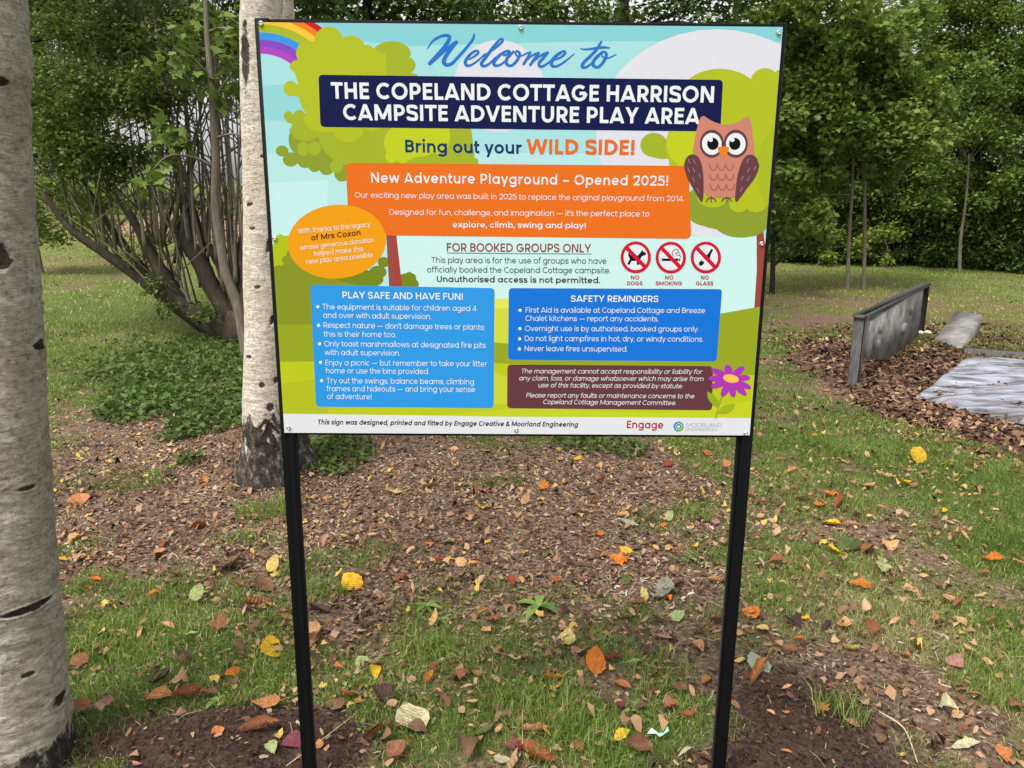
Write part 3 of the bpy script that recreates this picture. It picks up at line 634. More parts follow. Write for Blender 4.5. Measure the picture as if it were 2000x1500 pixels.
    p.poly(spline([(1434, 1105), (1475, 1125), (1505, 1165), (1512, 1208), (1470, 1190), (1440, 1150), (1434, 1105)], 30)[:-1].tolist(), gs, ZD); p.poly(spline([(1503, 1250), (1540, 1205), (1618, 1187), (1600, 1228), (1560, 1250), (1503, 1250)], 30)[:-1].tolist(), (158, 178, 36), ZD)
    for dx, dy, rl, rw in ((-95, -42, 62, 20), (-20, -60, 40, 26), (60, -50, 52, 22), (105, -5, 46, 20), (112, 48, 50, 19), (75, 75, 62, 22), (12, 78, 54, 24), (-40, 72, 62, 24), (-95, 38, 62, 22), (-128, 0, 50, 20)):
        p.ell(1593+dx*.78, 1020+dy*.9, rl, rw, (178, 54, 184), ZD, rot=math.degrees(math.atan2(dy, dx)))
    p.ell(1593, 1020, 66, 40, (178, 54, 184), ZD); p.ell(1593, 1020, 53, 27, (248, 196, 76), ZD, rot=10)
    p.build("printed_flower", s, panel)
    # screws
    sm = simple_mat("zinc_screw", (.62, .61, .58), .32, .9)
    mb = MB(); prof = [(.0, .0042), (.0026, .0042), (.0030, .0048), (.0046, .0036), (.0056, .0016), (.0058, .0)]
    a = np.linspace(0, 2*np.pi, 20, endpoint=False); V = [[0, -.0026, 0]]+[[.0026*math.cos(t)*.7, -.0026, .0026*math.sin(t)*.7] for t in a]
    for r, d in prof[1:]: V += [[r*math.cos(t), -d, r*math.sin(t)] for t in a]
    j = np.arange(20); k = (j+1) % 20; T = np.stack([np.zeros(20, int), 1+j, 1+k], 1); Q = np.concatenate([np.stack([1+20*i+j, 1+20*i+20+j, 1+20*i+20+k, 1+20*i+k], 1) for i in range(len(prof)-1)])
    sme = npmesh("screw", V, [T, Q], sm, True)
    for x, y in ((510, 46), (1017, 54), (1520, 64), (537, 466), (1487, 476), (564, 835), (1008, 839.5), (1456, 846)):
        q = onpanel([(x, y)], 0)[0]; o = obj("screw", sme, s, (q[0], -.0048, q[2]))
build_sign()
# ------------------------------------------------------------------ ground cover map (world coordinates)
MOUNDS += [(x, y, .22, h) for (x, y, z), h in ((G(430, 1480), .05), (G(1560, 1440), .05), (G(150, 1440), .04))]
def blob(px, py, hx, hy, amp):
    cx, cy, _ = G(px, py); x2, _, _ = G(px+hx, py); _, y1, _ = G(px, max(py-hy, 408)); _, y2, _ = G(px, py+hy)
    return cx, (y1+y2)/2, abs(x2-cx), abs(y1-y2)/2, amp
GRASS = [blob(*b) for b in (
    (930, 975, 520, 125, -.95), (330, 960, 300, 130, -.9), (760, 1120, 170, 50, -.2), (1150, 1070, 220, 70, -.45), (900, 1235, 240, 50, -.15), (700, 1215, 110, 50, -.4),
    (450, 1450, 200, 70, -1.2), (620, 1450, 60, 60, -.8), (1560, 1400, 130, 80, -1.0), (1500, 1490, 200, 40, -.9), (1790, 1290, 150, 130, -.55), (1760, 1420, 120, 110, -.45), (1760, 1090, 120, 90, -.4), (1950, 1160, 70, 60, -.3),
    (1795, 765, 115, 72, -1.5), (1940, 790, 190, 90, -1.4), (350, 830, 250, 50, -.5), (1700, 630, 260, 60, -.25),
    (250, 1235, 140, 70, .7), (480, 1330, 110, 50, .5), (500, 1020, 70, 40, .6), (640, 1110, 80, 40, .5), (290, 935, 90, 25, .6), (1000, 1400, 320, 90, .5), (1160, 1250, 240, 50, .35), (1330, 1030, 110, 50, .5), (1620, 1150, 130, 70, .5), (1800, 880, 150, 60, .7), (1950, 1300, 90, 110, .5), (1540, 900, 120, 60, .4), (180, 640, 240, 100, .5), (840, 1225, 90, 40, .5))]
SOIL = [blob(*b) for b in ((450, 1450, 210, 75, 1.3), (640, 1460, 70, 70, .9), (1570, 1400, 140, 85, 1.2), (1520, 1490, 210, 45, 1.1), (560, 930, 90, 40, .6), (120, 1480, 160, 60, .6), (420, 660, 120, 25, .6))]
CHIPS = [blob(*b) for b in ((940, 1000, 540, 180, 1.2), (330, 960, 300, 150, 1.0), (740, 1210, 120, 40, .7), (1160, 1090, 260, 60, .5), (1790, 1290, 170, 150, .35), (350, 830, 250, 50, .6), (900, 1290, 300, 60, .3))]
MULCH = [blob(*b) for b in ((1785, 755, 120, 88, 1.4), (1930, 840, 150, 60, 1.2), (1990, 870, 110, 70, 1.1), (1830, 690, 140, 45, 1.2), (1655, 690, 22, 24, .5), (1950, 660, 120, 30, .7))]
DRY_SUNLIT = [blob(*b) for b in ((1800, 1280, 200, 190, .9), (1760, 600, 330, 60, .8), (1000, 1300, 500, 60, .25), (110, 450, 200, 30, .9), (130, 520, 140, 22, .6), (1600, 950, 100, 60, .3))]  # dry turf; the two far-left blobs paint the sunlit lawn instead
def field(x, y, bl, base=0):
    t = np.full(np.shape(x), float(base))
    for cx, cy, rx, ry, a in bl:
        d = ((x-cx)/rx)**2+((y-cy)/ry)**2; t = t+a*np.exp(-d**1.5*.7)
    return t
def grass_cover(x, y):
    n = fbm(x*1.6, y*1.6, 21, 4)-.5; n2 = fbm(x*6, y*6, 5, 3)-.5
    return np.clip(field(x, y, GRASS, .78)+n*1.5+n2*1.3, 0, 1.3)

def build_ground():
    def axis(lo, hi, c, step, k):
        out = [c]
        s = step
        while out[-1] < hi: out.append(out[-1]+s); s = min(s*k if out[-1]-c > 2.6 else s, 25)
        lo_ = [c]; s = step
        while lo_[-1] > lo: lo_.append(lo_[-1]-s); s = min(s*k if c-lo_[-1] > 2.6 else s, 25)
        return np.array(lo_[:0:-1]+out)
    xs = axis(-260, 260, 0, .028, 1.05); ys = axis(-60, 420, 1.9, .028, 1.045)
    X, Y = np.meshgrid(xs, ys); Z = height(X, Y)
    near = np.exp(-np.maximum(0, np.hypot(X, Y-2)-4)/3)
    so = np.clip(field(X, Y, SOIL), 0, 1); ch = np.clip(field(X, Y, CHIPS), 0, 1); mu = np.clip(field(X, Y, MULCH), 0, 1); gr = np.clip(grass_cover(X, Y), 0, 1)
    Z = Z+near*(.020*(fbm(X*14, Y*14, 31, 3)-.5)*(.5+so))
    n, m = len(ys), len(xs); i = np.arange(n-1)[:, None]*m; j = np.arange(m-1)[None]
    Q = np.stack([i+j, i+j+1, i+m+j+1, i+m+j], -1).reshape(-1, 4)
    mt, nt, b = new_mat("ground_earth_and_turf"); pos = mapping(nt)
    a = attr(nt, "cover"); sp = N(nt, "ShaderNodeSeparateColor"); nt.links.new(a.outputs["Color"], sp.inputs[0]); d = attr(nt, "dry")
    f1 = noise_tex(nt, 55, 6, pos, .7); f2 = noise_tex(nt, 14, 5, pos, .6); f3 = noise_tex(nt, 2.2, 4, pos)
    chipc = mix(nt, .3, ramp(nt, f1, [(.32, (.026, .017, .012)), (.46, (.11, .073, .052)), (.58, (.26, .185, .13)), (.70, (.52, .42, .33))]), ramp(nt, f2, [(.35, (.05, .032, .02)), (.65, (.20, .12, .075))]))
    soilc = ramp(nt, f1, [(.25, (.022, .013, .010)), (.5, (.055, .032, .025)), (.75, (.115, .07, .055))])
    mulc = ramp(nt, f1, [(.3, (.02, .012, .009)), (.5, (.08, .045, .03)), (.7, (.22, .13, .08))])
    grc = mix(nt, f2, ramp(nt, f1, [(.3, (.022, .03, .010)), (.5, (.055, .085, .020)), (.7, (.12, .15, .045))]), (.075, .095, .028))
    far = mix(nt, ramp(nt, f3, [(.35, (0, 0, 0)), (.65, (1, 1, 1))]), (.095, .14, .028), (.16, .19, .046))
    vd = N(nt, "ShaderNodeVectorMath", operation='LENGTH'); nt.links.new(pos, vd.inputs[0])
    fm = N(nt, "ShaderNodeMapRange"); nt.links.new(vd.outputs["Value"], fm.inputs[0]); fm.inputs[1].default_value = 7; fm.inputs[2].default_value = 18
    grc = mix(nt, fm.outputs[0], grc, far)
    grc = mix(nt, d.outputs["Fac"], grc, ramp(nt, f2, [(.3, (.075, .065, .025)), (.6, (.17, .145, .055)), (.8, (.20, .15, .08))]))
    c = mix(nt, sp.outputs[0], chipc, grc); c = mix(nt, sp.outputs[2], c, mulc); c = mix(nt, sp.outputs[1], c, soilc)
    nt.links.new(c, b.inputs["Base Color"]); b.inputs["Roughness"].default_value = .95; b.inputs["Specular IOR Level"].default_value = .1
    bump(nt, b, f1, .9, .012)
    gk = np.clip((gr-.25)*1.6, 0, 1)*(1-.3*ch)
    me = npmesh("ground", np.stack([X, Y, Z], -1).reshape(-1, 3), Q, mt, True, attrs=dict(cover=np.stack([gk, so, mu], -1).reshape(-1, 3), dry=np.clip(field(X, Y, DRY_SUNLIT), 0, 1).ravel()*.8))  # the dry mask also carries the painted sunlight on the far-left lawn
    tag(obj("ground", me), kind="structure")
build_ground()

# ------------------------------------------------------------------ scatter helpers
def in_view(n, y0, y1, py0=None, marg=1.42, power=1.0):
    """random ground points over the wedge the place shows, with a side margin"""
    t = rng.random(n)**power; y = y0+(y1-y0)*t
    half = (y-CAM[1])*1000/F_PX*marg+.35; x = CAM[0]+(rng.random(n)*2-1)*half
    return x, y
def blades(x, y, L, Wd, lean, seed):
    n = len(x); z = height(x, y); a = rng.random(n)*2*np.pi; b = rng.random(n)*2*np.pi
    ux, uy = np.cos(a), np.sin(a); lx, ly = np.cos(b), np.sin(b); V = np.zeros((n, 5, 3))
    for k, (f, wk, hk) in enumerate(((0, 1, 0), (.38, .85, .62), (1, 0, 1))):
        off = lean*L*f**1.3*1.0; hz = L*hk*np.sqrt(np.maximum(.08, 1-(lean*f*.8)**2))
        cx, cy, cz = x+lx*off, y+ly*off, z+hz-.004
        if k < 2:
            V[:, 2*k] = np.stack([cx-ux*Wd*wk/2, cy-uy*Wd*wk/2, cz], 1); V[:, 2*k+1] = np.stack([cx+ux*Wd*wk/2, cy+uy*Wd*wk/2, cz], 1)
        else: V[:, 4] = np.stack([cx, cy, cz], 1)
    i = np.arange(n)[:, None]*5
    T = np.concatenate([i+np.array([[0, 1, 3]]), i+np.array([[0, 3, 2]]), i+np.array([[2, 3, 4]])])
    return V.reshape(-1, 3), T
m_grass, nt, b = new_mat("grass_blade"); a = attr(nt, "var")
c = ramp(nt, a.outputs["Fac"], [(0, (.065, .125, .014)), (.3, (.135, .225, .030)), (.55, (.215, .31, .055)), (.76, (.33, .33, .12)), (1, (.57, .49, .29))])
nt.links.new(c, b.inputs["Base Color"]); b.inputs["Roughness"].default_value = .45; b.inputs["Specular IOR Level"].default_value = .3
t = N(nt, "ShaderNodeBsdfTranslucent"); nt.links.new(c, t.inputs[0]); mx = N(nt, "ShaderNodeMixShader"); mx.inputs[0].default_value = .35
nt.links.new(b.outputs[0], mx.inputs[1]); nt.links.new(t.outputs[0], mx.inputs[2]); nt.links.new(mx.outputs[0], nt.nodes["Material Output"].inputs[0])
def build_grass():
    mb = MB()
    for n, y0, y1, L0, L1, w0, dens in ((560000, -.15, 3.4, .014, .055, .0020, 1), (300000, 3.0, 8.5, .025, .06, .0040, 1), (165000, 8, 24, .03, .065, .010, 1), (26000, 20, 60, .05, .09, .03, 1)):
        x, y = in_view(n, y0, y1, power=.85)
        g = grass_cover(x, y); kp = rng.random(n) < np.clip((g-.12)*1.15, .02, 1); x, y, g = x[kp], y[kp], g[kp]; n = len(x)
        tuft = fbm(x*5, y*5, 77, 3)*.6+.55*np.clip(fbm(x*11, y*11, 79, 2)-.25, 0, 1)
        L = (L0+(L1-L0)*rng.random(n)**1.6)*(.55+.55*g)*(.35+1.5*tuft)
        dry = np.clip(field(x, y, DRY_SUNLIT), 0, 1); dead = rng.random(n) < .14+.2*np.clip(.8-g, 0, 1)
        var = np.clip(.34+.36*(rng.random(n)-.5)+.5*(fbm(x*2.5, y*2.5, 88, 3)-.5)+.36*dry+.22*np.clip((y-4.5)/3, 0, 1)*np.clip((-1-x)/1.5, 0, 1)+dead*.5, 0, 1)  # far-left blades are coloured lighter, standing in for sunlight on that lawn
        V, T = blades(x, y, L, w0*(.6+.8*rng.random(n)), np.where(dead, .95+.25*rng.random(n), .25+.8*rng.random(n)), 0); mb.add(V, T, np.repeat(var, 5))
    # tall tufts
    for px, py, n, R, Lm in ((1060, 1390, 500, .17, .11), (830, 1275, 260, .13, .10), (1350, 1010, 200, .12, .10), (510, 1005, 260, .14, .12), (1640, 1400, 130, .10, .12), (470, 1330, 200, .14, .09), (250, 1260, 500, .22, .10), (1100, 1470, 400, .2, .10), (1290, 1310, 220, .14, .09), (640, 1160, 200, .10, .09), (1960, 1340, 360, .2, .10), (1750, 900, 300, .35, .11), (1480, 1170, 250, .15, .09), (720, 1100, 120, .12, .08), (1660, 990, 250, .2, .09), (560, 990, 120, .1, .13)):
        gx, gy, _ = G(px, py); r = R*np.sqrt(rng.random(n)); a = rng.random(n)*6.283; x, y = gx+r*np.cos(a), gy+r*np.sin(a)*.8
        V, T = blades(x, y, Lm*(.4+.7*rng.random(n)), .0026*(.6+.7*rng.random(n)), .35+.6*rng.random(n), 0); mb.add(V, T, np.repeat(np.clip(.25+.35*rng.random(n)+(rng.random(n) < .07)*.4, 0, 1), 5))
    tag(mb.build("grass", m_grass), kind="stuff")
build_grass()
def bits(n, x, y, L, W, zoff, tilt, curl=0.16):
    """small flat splinters: bent rectangles of two faces"""
    z = height(x, y)+zoff; a = rng.random(n)*2*np.pi; ti = (rng.random(n)-.5)*2*tilt; ro = (rng.random(n)-.5)*2*tilt
    u = np.stack([np.cos(a)*np.cos(ti), np.sin(a)*np.cos(ti), np.sin(ti)], 1); v = np.stack([-np.sin(a)*np.cos(ro), np.cos(a)*np.cos(ro), np.sin(ro)], 1)
    c = np.stack([x, y, z], 1); up = np.array([0, 0, 1.])*(L*curl*(rng.random(n)-.2))[:, None]; V = np.zeros((n, 6, 3))
    taper = .35+.65*rng.random(n)
    V[:, 0] = c-u*L[:, None]/2-v*(W*taper)[:, None]/2; V[:, 1] = c-u*L[:, None]/2+v*(W*taper)[:, None]/2
    V[:, 2] = c-v*W[:, None]/2+up; V[:, 3] = c+v*W[:, None]/2+up
    V[:, 4] = c+u*L[:, None]/2-v*(W*(1.3-taper))[:, None]/2; V[:, 5] = c+u*L[:, None]/2+v*(W*(1.3-taper))[:, None]/2
    i = np.arange(n)[:, None]*6; return V.reshape(-1, 3), np.concatenate([i+np.array([[0, 2, 3, 1]]), i+np.array([[2, 4, 5, 3]])])
def bits_mat(name, stops, rough=.8):
    m, nt, b = new_mat(name); a = attr(nt, "var"); c = ramp(nt, a.outputs["Fac"], stops); f = noise_tex(nt, 160, 3, mapping(nt), .7)
    nt.links.new(mix(nt, f, mix(nt, .5, c, (.02, .012, .008)), c), b.inputs["Base Color"]); b.inputs["Roughness"].default_value = rough; b.inputs["Specular IOR Level"].default_value = .25; return m
m_chip = bits_mat("wood_chip", [(0, (.035, .02, .014)), (.22, (.14, .082, .055)), (.45, (.33, .215, .145)), (.7, (.50, .375, .27)), (.88, (.62, .51, .40)), (1, (.72, .65, .56))])
m_litter = bits_mat("leaf_crumbs", [(0, (.06, .03, .018)), (.3, (.16, .07, .038)), (.6, (.30, .145, .075)), (.85, (.46, .26, .14)), (1, (.55, .40, .26))])
m_soil = bits_mat("soil_crumb", [(0, (.012, .008, .006)), (.5, (.05, .03, .022)), (.85, (.11, .07, .052)), (1, (.19, .13, .10))], .95)
m_dead = bits_mat("dead_leaf", [(0, (.045, .026, .018)), (.3, (.14, .07, .04)), (.55, (.27, .14, .075)), (.75, (.42, .25, .14)), (.9, (.50, .33, .20)), (.96, (.55, .30, .08)), (1, (.6, .42, .10))], .6)
m_mulch = bits_mat("bark_mulch", [(0, (.022, .013, .010)), (.35, (.085, .045, .028)), (.65, (.22, .12, .07)), (.9, (.42, .25, .15)), (1, (.6, .46, .33))])
def build_bits():
    def sc(fld, n, y0, y1, l0, l1, asp, name, mat, zo, tilt, thr=.0, pw=1.8, base=0.0, power=.85):
        x, y = in_view(n, y0, y1, power=power); kp = rng.random(n) < np.clip(fld(x, y)+base, 0, 1); x, y = x[kp], y[kp]; k = len(x)
        L = l0+(l1-l0)*rng.random(k)**pw; W = L*(asp[0]+(asp[1]-asp[0])*rng.random(k))
        V, Q = bits(k, x, y, L, W, zo+.006*rng.random(k), tilt); mb = MB(); mb.add(V, Q, np.repeat(np.clip(rng.random(k)*.85+.75*(fbm(x*1.7, y*1.7, 4, 4)-.5), 0, 1), 6)); tag(mb.build(name, mat), kind="stuff")
    sc(lambda x, y: np.clip(field(x, y, CHIPS), 0, 1), 200000, -.2, 7.0, .005, .034, (.12, .5), "wood_chips", m_chip, .003, .5, base=.03)
    sc(lambda x, y: np.clip(field(x, y, CHIPS)*.8+.12, 0, 1), 7000, -.2, 6.5, .03, .13, (.015, .035), "dry_stalks", m_chip, .008, .22, pw=1.5)
    sc(lambda x, y: np.clip(field(x, y, CHIPS)*.6+.14+.25*(fbm(x*2, y*2, 61, 3)-.35), 0, 1), 62000, -.2, 8.5, .007, .040, (.25, .75), "leaf_litter", m_litter, .006, .7, power=.9)
    OV = (np.array([(0, -.5), (.22, -.28), (.34, .02), (.20, .32), (0, .5), (-.20, .32), (-.34, .02), (-.22, -.28)]), np.array([[0, 1, 7], [1, 2, 7], [2, 6, 7], [2, 3, 6], [3, 5, 6], [3, 4, 5]]))
    mb = MB()
    for n, y0, y1, s0, s1 in ((16000, -.2, 3.2, .010, .050), (15000, 3, 8, .014, .058), (3000, 8, 20, .03, .07)):
        x, y = in_view(n, y0, y1, power=.8); kp = rng.random(n) < np.clip(.10+2.2*(fbm(x*2.3, y*2.3, 91, 4)-.36)+.25*field(x, y, CHIPS)-.5*field(x, y, SOIL)-.2*(y > 5), .08, 1); x, y = x[kp], y[kp]; k = len(x); P, T = OV
        L = s0+(s1-s0)*rng.random(k)**1.7; a = rng.random(k)*6.283; tx, ty = rng.normal(size=k)*.35, rng.normal(size=k)*.35; cu = rng.normal(size=k)*1.6; w_ = .45+.65*rng.random(k)
        px_ = P[None, :, 0]*w_[:, None]*(1+.35*rng.normal(size=(k, 8)))+.12*rng.normal(size=k)[:, None]*P[None, :, 1]**2*2; py_ = P[None, :, 1]*(1+.10*rng.normal(size=(k, 8))); pz = cu[:, None]*(px_**2*1.6+py_**2*.5)+np.abs(px_)*.35+px_*tx[:, None]+py_*ty[:, None]+rng.normal(size=(k, 8))*.085
        pz = pz-pz.min(1)[:, None]*.8; ca, sa = np.cos(a)[:, None], np.sin(a)[:, None]; V = np.stack([x[:, None]+L[:, None]*(px_*ca-py_*sa), y[:, None]+L[:, None]*(px_*sa+py_*ca), height(x, y)[:, None]+.006+L[:, None]*pz+.014*np.clip(grass_cover(x, y), 0, 1)[:, None]], -1)
        mb.add(V.reshape(-1, 3), (np.arange(k)[:, None, None]*8+T[None]).reshape(-1, 3), np.repeat(np.clip(rng.random(k)*1.05, 0, 1), 8))
    tag(mb.build("small_dead_leaves", m_dead), kind="stuff")
    sc(lambda x, y: np.clip(field(x, y, SOIL), 0, 1), 90000, -.25, 1.6, .003, .012, (.5, .95), "soil_crumbs", m_soil, .003, .7)
    sc(lambda x, y: np.clip(field(x, y, MULCH), 0, 1), 110000, 2.3, 9.0, .015, .085, (.25, .7), "bark_mulch", m_mulch, .006, .7)
build_bits()
def build_clover():
    mb = MB(); x, y = in_view(42000, -.15, 6.5, power=.8); g = grass_cover(x, y); n = fbm(x*3.1, y*3.1, 55, 3); kp = rng.random(len(x)) < np.clip((n-.46)*5, 0, 1)*np.clip(g, 0, 1); x, y = x[kp], y[kp]; k = len(x)
    V, Q = bits(k, x, y, .007+.012*rng.random(k), .006+.007*rng.random(k), .012+.022*rng.random(k), .6, .12); mb.add(V, Q, np.repeat(np.clip(rng.random(k)*.55+.1, 0, 1), 6)); tag(mb.build("clover", m_grass), kind="stuff")
build_clover()
# ------------------------------------------------------------------ trees
DIAMOND = (np.array([(0, 0), (.30, .42), (0, 1), (-.30, .42)]), np.array([[0, 1, 2], [0, 2, 3]]))
LOBED = (np.array([(0, 0), (.16, .10), (.42, .22), (.26, .36), (.50, .58), (.22, .66), (0, 1), (-.22, .66), (-.50, .58), (-.26, .36), (-.42, .22), (-.16, .10)]),
         np.array([[0, 1, 3], [1, 2, 3], [0, 3, 5], [3, 4, 5], [0, 5, 6], [0, 6, 7], [0, 7, 9], [7, 8, 9], [0, 9, 11], [9, 10, 11]]))
def leaves(C, size, tpl=DIAMOND, droop=.35, fold=.35, var=None):
    n = len(C); P, T = tpl; k = len(P)
    d = rng.normal(size=(n, 3)); d[:, 2] = d[:, 2]*.55-droop; d /= np.linalg.norm(d, axis=1)[:, None]
    up = rng.normal(size=(n, 3))*.55+np.array([0, 0, 1.]); s = np.cross(d, up); s /= np.linalg.norm(s, axis=1)[:, None]+1e-9; nn = np.cross(s, d)
    sz = size*(.6+.75*rng.random(n)); wd = .75+.5*rng.random(n)
    V = C[:, None]+sz[:, None, None]*(P[None, :, 1, None]*d[:, None]+P[None, :, 0, None]*wd[:, None, None]*s[:, None]+(np.abs(P[:, 0])*fold)[None, :, None]*nn[:, None])
    v = rng.random(n)*.9 if var is None else np.clip(var+(rng.random(n)-.5)*.5, 0, 1)
    return V.reshape(-1, 3), (np.arange(n)[:, None, None]*k+T[None]).reshape(-1, 3), np.repeat(v, k)
def clump_pts(cs, rc, n, flat=.75):
    """n leaves shared among clumps, denser at each clump's rim"""
    cs = np.asarray(cs, float); K = len(cs); rc = np.broadcast_to(rc, (K,)); p = rc**2/np.sum(rc**2)
    i = rng.choice(K, n, p=p); d = rng.normal(size=(n, 3)); d /= np.linalg.norm(d, axis=1)[:, None]; r = rng.random(n)**.55
    q = cs[i]+d*(r*rc[i])[:, None]*np.array([1, 1, flat]); v = np.clip(.45+.35*(_h(i, i*7+3, 2)-.5), 0, 1); return q, v
def ellipsoid(c, R, K, shell=.45):
    d = rng.normal(size=(K, 3)); d /= np.linalg.norm(d, axis=1)[:, None]; return np.array(c)+d*np.array(R)*((shell+(1-shell)*rng.random(K))[:, None])
B_GREY = bark_mat("grey_brown_bark", (.05, .042, .034), (.16, .135, .105), (.31, .275, .225))
B_DARK = bark_mat("dark_rough_bark", (.010, .008, .007), (.032, .025, .02), (.085, .066, .05), (7, 7, 3), 1.0)
B_MOSS = bark_mat("mossy_stem_bark", (.05, .05, .026), (.17, .165, .085), (.33, .31, .20), (14, 14, 2))
F_DARK = foliage_mat("dark_green_leaves", (.022, .042, .009), (.055, .098, .018), (.12, .185, .035))
F_LEFT = foliage_mat("upper_left_leaves", (.035, .06, .010), (.085, .13, .022), (.19, .25, .05), .35)
F_MID = foliage_mat("mid_green_leaves", (.038, .070, .011), (.090, .145, .023), (.19, .265, .05))
F_LITE = foliage_mat("fresh_green_leaves", (.075, .12, .016), (.155, .225, .032), (.28, .35, .065), .4)
F_OAK = foliage_mat("oak_leaves", (.040, .074, .013), (.105, .165, .026), (.22, .29, .05), .35)
F_HAZE = foliage_mat("far_haze_tinted_leaves", (.07, .085, .045), (.13, .15, .07), (.21, .23, .11), .4)  # distance haze is mixed into this leaf colour
def tree(name, label, cat, base, top, r0, clumps, rc, nleaf, leaf, fmat, bmat, tpl=DIAMOND, group=None, limbs=14, mid=None, flat=.75, droop=.35, rtop=.35):
    base = np.array(base, float); top = np.array(top, float); t = thing(name, label, cat, tuple(base), group)
    L = top-base; pts = spline([base-(0, 0, .15), base+L*.05, base+L*.33+rng.normal(size=3)*.05*np.array([1, 1, 0]), base+L*.66+rng.normal(size=3)*.07*np.array([1, 1, 0]), top] if mid is None else [base-(0, 0, .15), base]+[np.array(m) for m in mid]+[top], 16)
    rr = r0*np.linspace(1, rtop, 16); rr[:3] *= (1.5, 1.28, 1.1); mb = MB(); mb.tube(pts, rr, 10, .12)
    cs = np.asarray(clumps, float)
    for c in cs[rng.permutation(len(cs))[:limbs]]:
        k = int(np.clip(np.searchsorted(pts[:, 2], c[2]-.35*np.hypot(*(c[:2]-top[:2]))), 4, 14)); a = pts[k]
        m = a*.45+c*.55+np.array([0, 0, .10*np.linalg.norm(c-a)]); mb.tube(spline([a, m, c], 7), rr[k]*np.linspace(.5, .12, 7), 6, .1)
    mb.build("trunk", bmat, t, True)
    p, v = clump_pts(cs, rc, nleaf, flat); V, T, vv = leaves(p, leaf, tpl, droop, var=v); mb = MB(); mb.add(V, T, vv); mb.build("crown", fmat, t); return t

# birches ------------------------------------------------------------
def birch_trunk(t, pts, rad, mat, scars, seg=64, n=220, rough=.03, part="trunk", flute=.08, fine=.0):
    P = spline(pts, n); R = np.interp(np.linspace(0, 1, n), np.linspace(0, 1, len(rad)), rad)
    a = np.linspace(0, 2*np.pi, seg, endpoint=False); hh = P[:, 2]-P[0, 2]
    A, H = np.meshgrid(a, hh); ca, sa = np.cos(A), np.sin(A)
    k = 1+rough*(fbm(ca*2+5, H*16+sa*2, 13, 4)-.5)+rough*1.6*(fbm(ca*1.5+9, sa*1.5+H*2.2, 17, 3)-.5)
    k = k+fine*(fbm(ca*5+11, H*42+sa*5, 19, 3)-.5)
    fl = np.exp(-H/.22); k = k+fl*flute*np.cos(A*5+1.0+2*fbm(H, H*0, 3, 2))
    sc = np.zeros_like(A)
    for az, hz, wa, wh, dep, *ch in scars:
        da = (A-az+np.pi) % (2*np.pi)-np.pi; d = (da/wa)**2+((H-hz+(ch[0]*np.abs(da) if ch else 0))/wh)**2; d = d*(.5+1.0*fbm(ca*4+az, H*9, 41, 3))
        g = np.exp(-d); sc = np.maximum(sc, g); k = k-dep*g+abs(dep)*.6*np.exp(-(d-1.4)**2*4)
    V = np.stack([P[:, 0, None]+ca*R[:, None]*k, P[:, 1, None]+sa*R[:, None]*k, np.broadcast_to(P[:, 2, None], A.shape)], -1)
    i = np.arange(n-1)[:, None]*seg; j = np.arange(seg)[None]; kk = (j+1) % seg; Q = np.stack([i+j, i+kk, i+seg+kk, i+seg+j], -1).reshape(-1, 4)
    me = npmesh(part, V.reshape(-1, 3)-np.array(t.location), Q, mat, True, attrs=dict(scar=np.clip(sc*1.25, 0, 1).ravel())); return obj(part, me, t)
